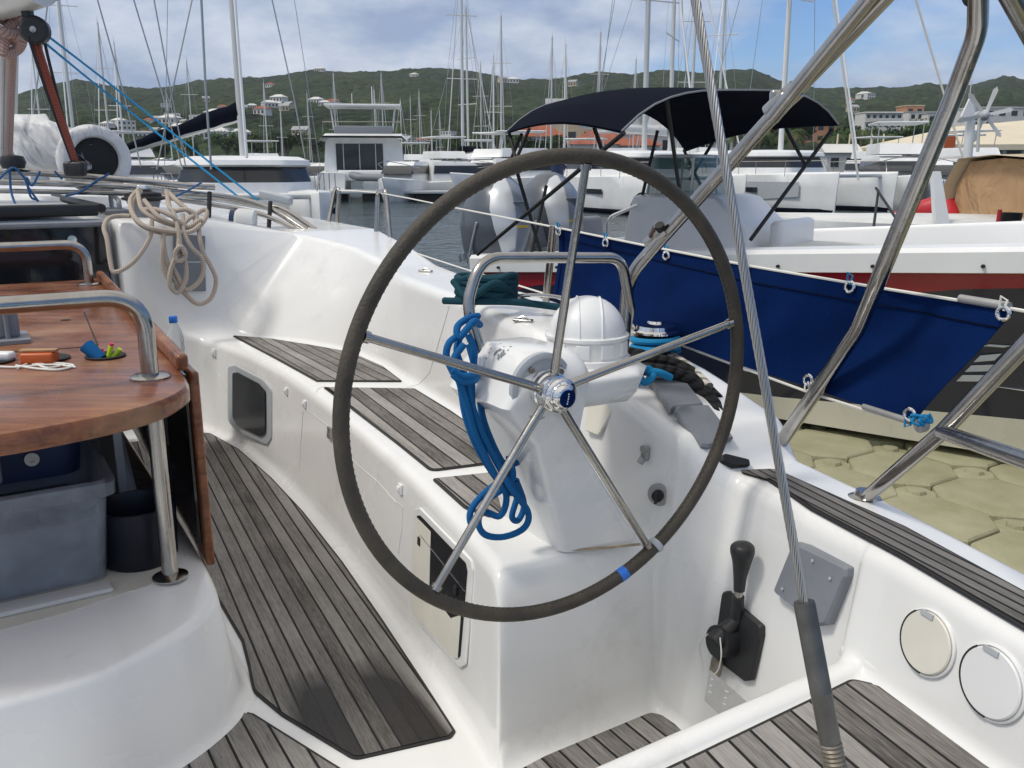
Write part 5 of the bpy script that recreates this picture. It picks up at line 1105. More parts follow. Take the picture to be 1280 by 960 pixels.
def sailboat(L=11,B=3.6,fb=1.2,H=14,hull='white',cover='darkcanvas',mastm='alu',canvas='darkcanvas',rad=.11,furl='white'):
    r=proto('sailboat','sailboat'); b=MB(); hullmb(b,L,B,fb); h_=b.build('hull',hull,r,ang=50)
    b=MB(); hullmb(b,L*.995,B*1.006,fb*.28); 
    b=MB(); taper(b,-L*.12,L*.27,B*.30,B*.2,fb,fb,.5,.12,0,.7); c=b.build('cabin','white',r,ang=30)
    for s_ in(-1,1):
        b=MB(); b.box((L*.05,s_*(B*.255),fb+.27),(L*.22,.03,.14)); b.build('cabin_window','glassd',c)
    if canvas:
        b=MB(); b.loft([[Vector((x,y,z)) for x,y,z in ((-L*.10+dx,-B*.3,fb+.4),(-L*.10+dx,-B*.27,fb+zz_),(-L*.10+dx,0,fb+zz_+.08),(-L*.10+dx,B*.27,fb+zz_),(-L*.10+dx,B*.3,fb+.4))] for dx,zz_ in((-.9,1.25),(0,1.2),(.7,.55))],closed=False); b.build('spray_hood',canvas,r)
    mastparts(r,L*.08,fb+.5,H,rad,L*.36,0,cover,mastm,.03,B/2,L,True,furl)
    for e,nm in((1,'pulpit'),(-1,'pushpit')):
        b=MB(); xx=e*L*.47; b.tube([(xx-e*1.0,-B*.22 if e>0 else -B*.33,fb+.05),(xx-e*.9,-B*.2 if e>0 else -B*.33,fb+.7),(xx,-.15 if e>0 else -B*.3,fb+.75),(xx,.15 if e>0 else B*.3,fb+.75),(xx-e*.9,B*.2 if e>0 else B*.33,fb+.7),(xx-e*1.0,B*.22 if e>0 else B*.33,fb+.05)],.02,6); b.build(nm,'steel',r)
    for s_ in(-1,1):
        b=MB(); b.tube([(-L*.38,s_*B*.46,fb+.65),(0,s_*B*.49,fb+.68),(L*.38,s_*B*.25,fb+.72)],.012,5)
        for x in(-L*.25,-L*.1,L*.08,L*.24): b.cyl((x,s_*B*.475,fb),(x,s_*B*.475,fb+.68),.014,n=5)
        b.build('guard_wire','steel',r)
    return r
def catamaran(L=12,B=6.4,fb=1.5,H=17,yaw=0,rise=.1,cover='darkcanvas',stripe=None,boomL=5.5,mast='alu'):
    r=proto('catamaran','catamaran')
    for s_ in(-1,1):
        b=MB(); hullmb(b,L,1.7,fb,s_*(B/2-.85),tr=.8,sheer=.1,rake=.1,full=.5); h_=b.build('hull','white',r,ang=50)
        b=MB(); b.box((L*.1,s_*(B/2-.02)-s_*.0,fb*.62),(1.6,.05,.22)); b.build('hull_window','glassd',h_)
        b=MB(); hullmb(b,L*.997,1.72,.16,s_*(B/2-.85),tr=.8,sheer=0,rake=0,full=.5); b.build('boot_stripe','darkcanvas',h_)
        if stripe:
            b=MB(); b.loft([[Vector((-L*.45,s_*(B/2-.04),fb*.35)),Vector((-L*.45,s_*(B/2-.04),fb*.8))],[Vector((L*.1,s_*(B/2+.012),fb*.30)),Vector((L*.1,s_*(B/2+.012),fb*.85))],[Vector((L*.36,s_*(B/2-.32),fb*.45)),Vector((L*.36,s_*(B/2-.32),fb*.85))]],closed=False,flip=s_<0); b.build('grey_stripe',stripe,h_)
    b=MB(); b.box((-L*.08,0,fb*.82),(L*.62,B-1.6,fb*.45),bev=.1); b.build('bridge_deck','white',r)
    b=MB(); b.box((L*.44,0,fb*1.02),(.18,B-1.6,.16),bev=.05); b.build('cross_beam','alu',r)
    b=MB(); 
    def CR(x,w,z): return [Vector((x,y,zz_)) for y,zz_ in((-w,z),(-w*.8,z+.02),(0,z+.1),(w*.8,z+.02),(w,z))]
    lo=fb+.05
    def CRing(z,k): 
        P_=[Vector((-L*.30,-B*.40,0)),Vector((-L*.30,B*.40,0)),Vector((L*.10,B*.40,0)),Vector((L*.22,B*.22,0)),Vector((L*.22,-B*.22,0)),Vector((L*.10,-B*.40,0))]
        c=Vector((-L*.06,0,0)); Pm=[(P_[i]+P_[(i+1)%6])/2 for i in range(6)]; Q=[]
        for i in range(6): Q+=fillet([Pm[i-1],P_[i],Pm[i]],.5,n=4)[:-1]
        return [c+(q-c)*k+Vector((0,0,z)) for q in Q]
    b.loft([CRing(lo-.1,1.0),CRing(lo+.35,.97)],caps=True); cb=b.build('coachroof','white',r,ang=40)
    b=MB(); b.loft([CRing(lo+.35,.965),CRing(lo+.85,.90)],caps=True); b.build('wraparound_window','glassd',cb)
    b=MB(); b.loft([CRing(lo+.84,.93),CRing(lo+.90,.97),CRing(lo+1.05,.95),CRing(lo+1.17,.80),CRing(lo+1.20,.5)],caps=True); b.build('roof','white',cb)
    for s_ in(-1,1):
        b=MB(); b.tube([(-L*.42,s_*(B/2-.1),fb+.65),(0,s_*(B/2-.1),fb+.68),(L*.44,s_*(B/2-.7),fb+.7),(L*.46,s_*(B/2-.9),fb+.1)],.016,5)
        for x in(-L*.3,-L*.15,0,L*.15,L*.3): b.cyl((x,s_*(B/2-.12),fb),(x,s_*(B/2-.12),fb+.68),.016,n=5)
        b.build('guard_wire','steel',r)
    mastparts(r,L*.06,lo+1.1,H,.13,boomL,yaw,cover,mast,rise,B/2,L*.9,True,'white')
    return r
def motoryacht(L=11,B=3.8,fb=1.4,fly=True,top=True):
    r=proto('motor_yacht','motor yacht'); b=MB(); hullmb(b,L,B,fb,tr=.9,sheer=.35,rake=1.0,full=.45); b.build('hull','white',r,ang=45)
    b=MB(); taper(b,-L*.25,L*.25,B*.42,B*.32,fb,fb+.1,1.3,.1,0,1.2); c=b.build('cabin','white',r,ang=30)
    b=MB(); taper(b,-L*.24,L*.245,B*.425,B*.325,fb+.55,fb+.55,.5,.06,0,.6); b.build('cabin_window','glassd',c)
    if fly:
        b=MB(); taper(b,-L*.2,L*.12,B*.36,B*.3,fb+1.4,fb+1.4,.55,.05,0,.3); b.build('flybridge','white',r)
    if top:
        b=MB(); b.box((-L*.08,0,fb+3.0),(L*.3,B*.7,.09),bev=.04); t=b.build('hard_top','white',r)
        for sx in(-L*.2,L*.03):
            for s_ in(-1,1): b=MB(); b.cyl((sx,s_*B*.3,fb+1.9),(sx+.15,s_*B*.3,fb+3.0),.03,n=6); b.build('top_post','alu',t)
    b=MB(); b.tube([(L*.1,-B*.4,fb+.9),(L*.4,-B*.25,fb+1.15),(L*.5,0,fb+1.3),(L*.4,B*.25,fb+1.15),(L*.1,B*.4,fb+.9)],.02,6); b.build('bow_rail','steel',r)
    return r
def lab(o,l,g=None): 
    o['label']=l
    if g:o['group']=g
# --- left catamaran
hd2=lambda dx,dy: math.atan2(dy,dx)
o=catamaran(11.5,5.6,1.42,17,yaw=-.95,rise=-.22,boomL=5.2); place(o,-8.1,27.4,0,hd2(.30,-.95),.88); lab(o,'white catamaran with a black-covered boom and dark wraparound windows')
# --- cats on the right
o=catamaran(11.5,6.0,1.62,17,yaw=.25,rise=.14,cover='lgrey',stripe='lgrey',mast='aluw'); bow=Vector((16.05,41.2,0)); place(o,bow.x-.55*5.6,bow.y+.83*5.6,0,hd2(.55,-.83)); lab(o,'white catamaran with a grey hull stripe and tall white mast')
o=catamaran(11,6.0,1.55,16,yaw=0,rise=.1,cover='lgrey'); bow=Vector((8.4,38.8,0)); place(o,bow.x-.45*5.4,bow.y+.89*5.4,0,hd2(.40,-.89)); lab(o,'white catamaran half hidden by the motorboat windshield, left of the grey-striped one')
o2=copy_tree(o); bow=Vector((9.6,46.5,0)); place(o2,8.3,51.5,0,hd2(.93,-.36),.95); lab(o2,'white catamaran lying broadside behind the wheel top, beside the short pier')
# --- motor catamaran with flybridge seen from astern
r=proto('motor_catamaran','motor catamaran')
for s_ in(-1,1): b=MB(); hullmb(b,12,1.9,1.7,s_*2.1,tr=.95,sheer=.2,rake=.2,full=.5); b.build('hull','white',r,ang=50)
b=MB(); b.box((-.5,0,1.5),(9,3.4,.7),bev=.1); b.build('bridge_deck','white',r)
b=MB(); b.loft([[Vector((x,-2.75,1.8)),Vector((x,-2.6,3.7)),Vector((x,-2.2,4.15)),Vector((x,2.2,4.15)),Vector((x,2.6,3.7)),Vector((x,2.75,1.8))] for x in(-3.2,3.2)],caps=True); c=b.build('saloon','white',r,ang=30)
b=MB(); b.box((-3.22,.3,2.75),(.06,3.2,1.75)); b.build('sliding_door','glassd',c)
for yy in(-.8,.3,1.4): b=MB(); b.box((-3.27,yy,2.75),(.04,.05,1.75)); b.build('door_frame','alu',c)
for s_ in(-1,1): b=MB(); b.box((0,s_*2.69,2.9),(4.6,.06,.8)); b.build('side_window','glassd',c)
b=MB(); b.loft([[Vector((x,y,z)) for y,z in((-3.0,zz_),(-2.6,zz_+.35),(2.6,zz_+.35),(3.0,zz_))] for x,zz_ in((-4.8,3.75),(-3.0,3.95),(3.4,4.0))],closed=False); b.loft([[Vector((x,y,z)) for y,z in((-3.0,zz_-.1),(-2.6,zz_+.2),(2.6,zz_+.2),(3.0,zz_-.1))] for x,zz_ in((-4.8,3.75),(-3.0,3.95),(3.4,4.0))],closed=False,flip=True); b.build('roof','white',r)
b=MB(); b.box((-1,0,4.55),(4,4,.55),bev=.08); b.build('flybridge','grey',r)
b=MB(); b.box((-1.2,0,6.2),(3.6,5.2,.14),bev=.05); t=b.build('hard_top','white',r)
for sx in(-2.6,.4):
    for s_ in(-1,1): b=MB(); b.cyl((sx-.2,s_*2.0,4.6),(sx+.1,s_*2.2,6.2),.05,n=6); b.build('top_post','alu',t)
b=MB(); b.tube([(-4.6,-2.6,4.3),(-4.6,-2.6,5.0),(-4.6,2.6,5.0),(-4.6,2.6,4.3)],.03,6); b.build('fly_rail','steel',r)
b=MB(); b.cyl((-.5,-.6,6.2),(-.5,-.6,7.6),.03,n=6); b.cyl((-.8,.8,6.2),(-.8,.8,7.1),.02,n=6); b.build('antenna','white',r)
b=MB(); b.box((-6.2,0,.5),(1.2,4.6,.2),bev=.05); b.build('swim_platform','white',r)
place(r,(458-640)/1133*66,66,0,hd2(-.12,1)); lab(r,'white motor catamaran with flybridge and hardtop seen from astern')
dg=proto('dinghy','dinghy'); b=MB(); b.tube(fillet([Vector((-1.4,.62,0)),Vector((.9,.62,.05)),Vector((1.7,0,.25)),Vector((.9,-.62,.05)),Vector((-1.4,-.62,0))],.5,n=8),.23,12); b.build('tube','grey',dg); b=MB(); b.box((-.1,0,-.1),(2.6,1.0,.12),bev=.04); b.build('floor','lgrey',dg); b=MB(); b.box((-1.5,0,.3),(.35,.35,.6),bev=.08); b.build('outboard','rubber',dg)
place(dg,(468-640)/1133*59,59,1.35,math.radians(175)); lab(dg,'grey inflatable dinghy carried across the stern of the motor catamaran')
# --- docks
def dock(name,x0,x1,Y,l,w=2.2,z=.55):
    b=MB(); b.box(((x0+x1)/2,Y,z),(x1-x0,w,.16),bev=.03); o=b.build(name,'lgrey',None); T(o,l,'dock')
    n=int((x1-x0)/3.2)
    for k in range(n): b=MB(); b.box((x0+1.6+k*(x1-x0)/n,Y,.12),(2.1,w*.8,.7),bev=.06); b.build('float','rubber',o)
    return o
dock('floating_pier',-13,-3.2,56,'long grey floating pier in front of the motor catamaran')
dock('floating_pier',3.1,7.0,47,'short grey floating pier seen through the wheel right of the outboards')
def pile(px,yt,Y,l): 
    x=(px-640)/1133*Y; b=MB(); b.cyl((x,Y,-1),(x,Y,2+(211-yt)/1133*Y),.30,n=16); T(b.build('mooring_pile','motordark' if False else 'navyplast',None),l,'pile')
pile(697,193,44,'dark round mooring pile behind the right outboard')
# --- monohulls
SB=[sailboat(11,3.6,1.2,14,'white','navyplast'),sailboat(10,3.3,1.1,12,'white','lgrey','aluw','lgrey',.10),sailboat(12.5,3.9,1.35,16.5,'white','darkcanvas','alu',None,.13),sailboat(10.5,3.4,1.15,13,'navyplast','white','alu','navyplast',.08,None)]
HH=[15.8,13.7,18.4,14.7]; used=[0]*4
boats=[ # masthead px, py, kind, heading, label
(98,-60,2,-1.2,'tall-masted white sailboat whose thick mast stands left of the black tackle lines'),
(143,40,0,-1.4,'white sailboat with bright mast just right of the white tarpaulin'),
(159,62,1,-1.3,'small white sailboat with a thin mast left of the black-covered boom'),
(246,84,3,-1.5,'dark-hulled sailboat with a short mast behind the black-covered boom'),
(337,108,1,2.0,'sailboat with short grey mast just right of the left catamaran mast'),
(388,120,0,1.7,'sailboat with a short mast between the left catamaran and the motor catamaran'),
(421,97,2,1.6,'sailboat whose mast rises left of the motor catamaran hardtop'),
(479,97,0,1.5,'sailboat whose mast rises right through the motor catamaran hardtop'),
(501,129,1,1.3,'small sailboat with slightly leaning mast right of the motor catamaran'),
(515,125,3,1.7,'dark-hulled sailboat with short mast between two leaning masts'),
(540,141,1,1.6,'shortest-masted sailboat before the wooded hill, the left of a close pair'),
(550,141,0,1.5,'shortest-masted sailboat before the wooded hill, the right of a close pair'),
(583,-50,2,1.9,'tall sailboat with the thickest mast above the left of the wheel rim'),
(578,20,0,.9,'sailboat with a tan leaning mast beside the tallest mast'),
(626,30,2,1.5,'sailboat with a tall slim mast left of the bimini corner'),
(619,75,1,1.8,'sailboat with a shorter mast close beside the tall slim mast'),
(690,54,0,1.7,'sailboat whose mast rises behind the aft bimini, left of two'),
(704,62,1,1.4,'sailboat whose thinner mast rises behind the aft bimini, right of two'),
(748,49,2,1.6,'sailboat with a white mast above the middle of the bimini'),
(864,-40,2,1.6,'tall sailboat with a bright mast just left of the steel wire backstay'),
(893,-20,0,1.2,'sailboat with tall mast just right of the steel wire backstay'),
(1206,105,3,1.8,'dark-hulled sailboat below the cream marina roof'),
(470,116,1,1.55,'sailboat with thin mast at the right edge of the motor catamaran hardtop'),
(355,135,1,1.9,'sailboat with a tiny mast low against the hill right of the left catamaran'),
(212,118,1,1.2,'sailboat with thin mast among the houses, left of the black-covered boom'),(525,118,0,1.5,'sailboat whose mast stands alone between motor catamaran and wheel'),(600,85,0,1.35,'sailboat with mast between the thickest mast and the tall slim mast'),(792,80,0,1.6,'sailboat whose mast shows above the bimini crest'),(60,70,1,-1.4,'sailboat with a thin dark mast seen between the tackle ropes and the tarpaulin'),
]
for px,py,k,hdg,l in boats:
    H=HH[k]; Y=(H+.1-2)*1133/(211-py) if py>0 else {2:58,0:60}[k] if k in(0,2) else 60
    if py<0: Y=(H-2)*1133/(211-py)
    Y=min(Y,shore(px)-8)
    sc=1.0
    Hn=2+(211-py)/1133*Y; sc=Hn/(H+.1)
    o=SB[k] if not used[k] else copy_tree(SB[k]); used[k]=1
    place(o,(px-640)/1133*Y,Y,0,hdg,sc); o['label']=l; o['group']='sailboats moored across the marina'
# motor yachts
MY=[motoryacht(10.5,3.6,1.3),motoryacht(8.5,3.0,1.1,False,False)]; um=[0,0]
for px,Y,k,hdg,l in ((790,60,0,-.2,'white motor yacht with hardtop behind the console windshield'),(532,74,1,-.9,'small white motor yacht right of the motor catamaran'),(560,70,0,-1.1,'white motor yacht with hardtop under the wheel rim, left of the outboards'),(598,78,0,-1.5,'white motor yacht with hardtop whose cabin shows above the left part of the wheel'),(640,80,1,.4,'low white motor yacht between the outboards and the bimini'),(690,68,1,-.3,'low white motor yacht behind the right outboard'),(1135,55,1,-1.2,'white motor yacht moored right of the grey-striped catamaran'),(1165,47,1,-1.9,'white motor yacht seen behind the curved steel arch tube'),(165,60,0,-.8,'white motor yacht behind the white tarpaulin'),(255,75,1,.2,'low white motor yacht behind the left catamaran'),(395,72,1,-1.3,'small white motor yacht left of the motor catamaran'),(880,58,0,-.9,'white motor yacht with hardtop under the right part of the bimini'),(960,62,1,2.8,'low white motor yacht behind the grey-striped catamaran'),(1215,58,0,-1.5,'white motor yacht with hardtop behind the tan boat tent'),(505,58,1,-1.7,'white boat at the pier just right of the grey dinghy'),(520,86,0,-1.2,'white motor yacht with hardtop far behind the pier, right of the motor catamaran'),(575,60,1,.3,'low white motor yacht moored at the end of the long pier'),(617,62,0,-2.0,'white motor yacht with hardtop just left of the aft bimini corner'),(665,60,0,.1,'white motor yacht with hardtop behind the left outboard'),(720,75,0,2.9,'white motor yacht with hardtop in the second row behind the bimini'),(820,50,1,.0,'white motor yacht lying behind the console, left of its windshield'),(1100,70,0,-1.4,'white motor yacht with hardtop in front of the harbour hut'),(1180,66,0,2.6,'white motor yacht with hardtop in front of the marina hall'),(1250,50,1,-1.8,'low white motor yacht behind the wind generator'),(1120,48,0,-1.8,'white motor yacht with hardtop just right of the second catamaran hull'),(330,80,0,-1.0,'white motor yacht with hardtop behind the left catamaran bow'),(200,52,1,-.6,'low white motor yacht left of the left catamaran')):
    o=MY[k] if not um[k] else copy_tree(MY[k]); um[k]=1; place(o,(px-640)/1133*Y,Y,0,hdg); o['label']=l; o['group']='motor yachts moored across the marina'
# --- tented boat and red dinghy on the right
r=proto('tented_boat','boat'); bx0=(1150-640)/1133*13.2
b=MB(); hullmb(b,9,3.2,1.15,tr=.9,sheer=.1,rake=.2,full=.6); b.build('hull','whited',r,ang=45)
b=MB(); 
def tent(x,w,h): return [Vector((x,-w,1.15)),Vector((x+.03,-w*.95,1.15+h*.55)),Vector((x,-w*.72,1.15+h*.95)),Vector((x,0,1.15+h)),Vector((x,w*.72,1.15+h*.95)),Vector((x,w*.95,1.15+h*.55)),Vector((x,w,1.15))]
b.loft([tent(-3.55,1.2,.25),tent(-3.3,1.2,.85),tent(-3.0,1.25,1.02),tent(-2.0,1.3,.98),tent(-1.0,1.3,1.05),tent(0,1.3,.98),tent(1.0,1.25,1.0)],caps=True); tn=b.build('canvas_tent','tan',r,ang=60)
b=MB(); b.loft([tent(-1.75,1.34,1.03),tent(-.4,1.34,1.09),tent(1.2,1.3,1.05)],closed=False); b.build('tent_panel','tan2',tn)
b=MB(); b.tube([(-3.7,1.45,1.15),(-3.7,1.45,1.75),(-2.9,1.45,1.75),(-2.6,1.45,1.15)],.018,6); b.tube([(-3.7,1.45,1.4),(-2.8,1.45,1.4)],.014,6); b.tube([(-1.3,1.5,1.15),(-1.3,1.5,1.75),(.8,1.5,1.75)],.018,6); b.build('deck_rail','steel',r)
place(r,8.75,13.3,0,math.radians(8)); r.scale=(1,-1,1) if False else (1,1,1); r.rotation_euler.z=math.radians(188); place(r,8.6,14.1,.0,math.radians(183)); lab(r,'white boat under a tan and beige canvas tent at the right edge')
# mirrored orientation keeps the rail on the near side
b=MB(); P0=at(1181,288,Y=12.6); P1=at(1163,216,Y=12.9); 
b.slab([at(1162,214,Y=12.9),at(1171,214,Y=12.9),at(1184,289,Y=12.7),at(1166,289,Y=12.7)],.12,(0,-1,0)); T(b.build('arch_post','white',None),'white slanting arch leg beside the tan boat tent','arch leg')
bk_=at(1260,294,Y=12.5); b=MB(); b.lathe([(.0001,0),(.12,0),(.15,.30),(.155,.31),(.14,.31),(.11,.03),(.0001,.02)],bk_,n=24); T(b.build('bucket','rubber',None),'black bucket on the deck of the boat with the tan tent','bucket')
b=MB(); b.tube(cr([at(1250,262,Y=12.4),at(1247,280,Y=12.4),at(1242,292,Y=12.4)],5),.03,8,radii=None); T(b.build('fire_extinguisher','red',None),'small red float hanging on the rail beside the black bucket','float')
dg2=proto('inflatable_dinghy','dinghy'); 
for s_ in(-1,1): b=MB(); b.tube(cr([(-1.3,s_*.55,0),(.4,s_*.55,0),(1.2,s_*.42,.1),(1.65,0.02*s_,.3)],6),.24,14); b.build('tube','red',dg2)
b=MB(); b.box((-.1,0,-.12),(2.3,.8,.1),bev=.03); b.build('floor','rubber',dg2)
c_=at(1120,297,Y=15); dg2.location=c_; dg2.rotation_euler=(math.radians(12),math.radians(-16),math.radians(28)); dg2.scale=(.75,.75,.75); lab(dg2,'red inflatable dinghy hung tilted behind the white gunwale')
# wind generator on a pole
wp_=at(1212,150,Y=22); b=MB(); b.cyl(at(1205,250,Y=22),at(1215,128,Y=22),.11,n=12); wg=b.build('radar_post','white',None); T(wg,'white pole with radar fin standing in front of the cream marina roof','pole')
b=MB(); b.slab([at(1200,146,Y=21.9),at(1213,118,Y=21.9),at(1217,144,Y=21.9),at(1212,149,Y=21.9)],.08,(0,-1,0)); b.build('fin','white',wg)
c_=at(1231,144,Y=20); b=MB(); b.cyl(at(1222,190,Y=20),at(1224,148,Y=20),.035,n=8); wt=b.build('wind_generator','whited',None); T(wt,'small white wind generator with six blades on a thin pole','wind generator')
b=MB(); b.lathe([(.0001,-.35),(.10,-.25),(.12,0),(.06,.1),(.0001,.12)],c_,(.1,-1,0),16); b.build('nacelle','lgrey',wt)
for k in range(6):
    a=math.radians(12+60*k); d=Vector((math.cos(a),0,math.sin(a))); pdir=Vector((-math.sin(a),.25,math.cos(a))).normalized(); b=MB(); b.slab([c_+d*.08+pdir*.03,c_+d*.55+pdir*.05,c_+d*.62-pdir*.0,c_+d*.55-pdir*.05,c_+d*.08-pdir*.03],.012,(0,-1,0)); b.build('blade','whited',wt)
b=MB(); b.cyl(at(1138,100,Y=9.5) if False else at(1142,-10,Y=16),at(1211,222,Y=16),.018,n=6); T(b.build('rigging_wire','rline',None),'white furled stay rising past the wind generator blades','stay')
b=MB(); b.cyl(at(1040,-10,Y=18),at(1073,225,Y=18),.022,n=6); T(b.build('rigging_wire','rline',None),'white furled stay crossing in front of the white apartment block','stay')
# ================================================================= shore buildings and trees
M['roofred']=mat('terracotta_roof',(.30,.085,.045),.8,var=.2,vscale=.6)
M['roofcream']=mat('cream_membrane',(.68,.60,.44),.6,var=.05,vscale=.3)
M['roofgrey']=mat('grey_metal_roof',(.32,.33,.34),.6,var=.1,vscale=.4)
M['wallw']=mat('white_render',(.62,.62,.60),.8,var=.07,vscale=.3)
M['wallc']=mat('cream_render',(.55,.47,.34),.8,var=.08,vscale=.3)
M['wallo']=mat('orange_render',(.50,.24,.13),.8,var=.1,vscale=.3)
M['leaf1']=mat('dark_foliage',(.028,.060,.018),.7,col2=(.065,.115,.030),vscale=.5,spec=.2)
M['leaf2']=mat('palm_foliage',(.05,.085,.025),.6,col2=(.11,.15,.045),vscale=.8,spec=.3)
M['bark']=mat('bark',(.16,.13,.10),.9)
def building(w,d,h,floors,wall,roof,rt='flat',bays=6,balc=False):
    r=proto('building','building'); b=MB(); b.box((0,0,h/2),(w,d,h)); wl=b.build('wall',wall,r,smooth=False)
    fh=h/floors
    for i in range(floors):
        for j in range(bays):
            x=-w/2+w*(j+.5)/bays; b=MB(); b.box((x,-d/2,fh*(i+.52)),(w/bays*.5,.12,fh*.45)); b.build('window','glassd',wl)
        if balc: b=MB(); b.box((0,-d/2-.5,fh*(i+1)-.1),(w,1.1,.18)); b.box((0,-d/2-1.02,fh*i+.6),(w,.06,.9)) if i else None; b.build('balcony','wallw',wl)
    b=MB()
    if rt=='flat': b.box((0,0,h+.15),(w+.4,d+.4,.3))
    elif rt=='hip':
        q=[Vector((-w/2-.5,-d/2-.5,h)),Vector((w/2+.5,-d/2-.5,h)),Vector((w/2+.5,d/2+.5,h)),Vector((-w/2-.5,d/2+.5,h))]; rh=d*.28; a=Vector((-w/2+d*.4,0,h+rh));c=Vector((w/2-d*.4,0,h+rh))
        b.add(q+[a,c],[(0,1,5,4),(1,2,5),(2,3,4,5),(3,0,4),(3,2,1,0)])
    elif rt=='gable':
        q=[Vector((-w/2-.4,-d/2-.4,h)),Vector((w/2+.4,-d/2-.4,h)),Vector((w/2+.4,d/2+.4,h)),Vector((-w/2-.4,d/2+.4,h))]; a=Vector((-w/2-.4,0,h+d*.3));c=Vector((w/2+.4,0,h+d*.3)); b.add(q+[a,c],[(0,1,5,4),(1,2,5),(2,3,4,5),(3,0,4),(3,2,1,0)])
    b.build('roof',roof,r,smooth=False); return r
def putb(o,px,py,Y,l,rz=0,sc=1):
    """base of the building at picture height py and distance Y"""
    _,Yg=ground(px,py)
    if Yg<Y: sc*=Yg/Y; Y=Yg
    z=2+(211-py)/1133*Y-.3; place(o,(px-640)/1133*Y,Y,z,rz,sc); o['label']=l; return z
# white apartment block and neighbours on the slope
BL_=[(building(12,9,8.4,3,'wallw','wallw','flat',6,True),1092,174,300,'white three-storey apartment block with balconies on the green slope'),
(building(6,8,7,2,'wallo','wallc','flat',2),1130,160,310,'narrow dark apartment house with a cream top floor right of the white block'),
(building(20,10,6,2,'wallw','roofgrey','flat',8),1158,163,320,'long low white house with flat roof behind the curved steel tube'),
(building(16,10,6.5,2,'wallw','roofgrey','flat',6),1175,168,300,'pale green-white house partly hidden by trees above the marina roof'),
(building(30,10,6,2,'wallw','wallw','flat',9),1262,163,260,'long white building with pillars above the marina roof at the right edge'),
(building(13,10,6,2,'wallc','roofgrey','gable',4),722,178,190,'cream building with grey gable roof under the left part of the bimini'),
(building(8,8,5,2,'wallw','roofgrey','hip',3),683,182,200,'small white house with hipped grey roof at the left end of the bimini'),
(building(9,8,6,2,'wallo','roofred','hip',3),768,182,190,'orange-walled house with red roof under the bimini arch'),
(building(10,8,2.4,1,'wallw','roofred','hip',5),748,197,150,'long low building with red tiled roof behind the wheel top'),
(building(6,6,2.2,1,'wallw','roofred','hip',3),797,197,148,'low building with pointed red tiled roof right of the long red-roofed one'),
(building(22,12,4,1,'wallw','roofgrey','gable',6),838,193,180,'wide shed with curved grey roof under the bimini'),
(building(14,8,4.5,2,'wallo','roofred','hip',5),880,176,260,'orange building with red roof behind the palms'),
(building(16,8,5,2,'wallo','roofred','hip',6),997,178,240,'orange-pink two-storey building with a white sign above the palms'),
(building(10,8,3,1,'wallw','roofred','hip',4),672,190,170,'low building with red roof between the masts left of the bimini'),
(building(3.2,3,2.0,1,'wallw','wallw','gable',2),1046,211,95,'small white harbour hut with two windows and a pitched roof'),
]
for o,px,py,Y,l in BL_: putb(o,px,py+2,Y,l)
# marina hall with the big cream roof
r=proto('marina_hall','building'); Y0=85
def hp(px,py,Y): return at(px,py,Y=Y)
b=MB(); E0,E1,E2=hp(1104,181,84),hp(1330,180,84),hp(1330,180,110); R0,R1=hp(1195,158,98),hp(1330,146,98)
E3=Vector((E0.x+6,110,E0.z)); E2=Vector((E1.x,112,E0.z)); b.add([E0,E1,E2,E3,R0,R1],[(0,1,5,4),(1,2,5),(2,3,4,5),(3,0,4)]); b.add([p-Vector((0,0,.5)) for p in(E0,E1,E2,E3)]+[E0,E1,E2,E3],[(0,3,2,1),(0,1,5,4),(3,0,4,7)]); b.build('roof','roofcream',r,smooth=False)
b=MB()
for k in range(9):
    p=E0.lerp(E1,(k+.4)/9)+Vector((0,1.2,0)); b.box((p.x,p.y,(p.z)/2+.3),(.35,.35,p.z-1.0))
b.build('columns','whited',r,smooth=False)
b=MB(); b.box(((E0.x+E1.x)/2+1,92,2.2),(E1.x-E0.x-4,6,3.4)); b.build('back_wall','grey',r,smooth=False)
for k in range(6): b=MB(); b.box((E0.x+4+k*3.1,88.9,2.4),(1.8,.1,2.2)); b.build('window','glassd',r)
b=MB()
for z in(1.3,1.7,2.1): b.box(((E0.x+E1.x)/2,85.3,z),(E1.x-E0.x,.06,.06))
b.build('railing','white',r,smooth=False); r['label']='marina hall with a wide cream roof and open columned front on the right shore'
b=MB(); b.box((hp(1185,170,84.5).x,84,3.6),(1.0,.1,3.0));  T(b.build('orange_banner','orange',None),'orange banner hanging under the cream marina roof','banner')
# quay edge along the shore
b=MB(); P_=[Vector(((px-640)/1133*shore(px),shore(px)-1.5,0)) for px in range(-300,1500,60)]
b.loft([[p+Vector((0,-1.5,-.5)),p+Vector((0,-1.5,1.1)),p+Vector((0,14,1.15))] for p in P_],closed=False,flip=True); structure(b.build('quay','roofgrey',None))
# houses on the hillside: four kinds copied
HS=[building(9,7,4,1,'wallw','roofred','hip',3),building(11,8,6,2,'wallw','wallw','flat',4),building(8,7,4.5,1,'wallc','roofgrey','gable',3),building(12,8,4,1,'wallw','wallw','hip',4)]
for h_ in HS: h_.name='house'
rn=random.Random(21); spots=[(282,142),(296,146),(306,143),(318,139),(270,150),(262,158),(340,141),(350,137),(358,143),(364,141),(330,147),(398,134),(408,136),(416,137),(421,134),(343,116),(352,132),(214,162),(224,166),(232,160),(205,170),(240,170),(188,158),(200,160),(195,172),(228,178),(246,176),(258,172),(180,176),(270,176),(285,170),(300,176),(372,180),(232,188),(150,162),(158,168),(135,165),(520,103),(628,109),(641,110),(405,97),(715,114),(1075,130),(1058,133),(1080,131),(1062,144),(1072,127),(985,110),(560,176),(505,186),(376,176),(252,160),(218,155),(445,180),(526,184),(1140,190),(212,140),(262,132)]
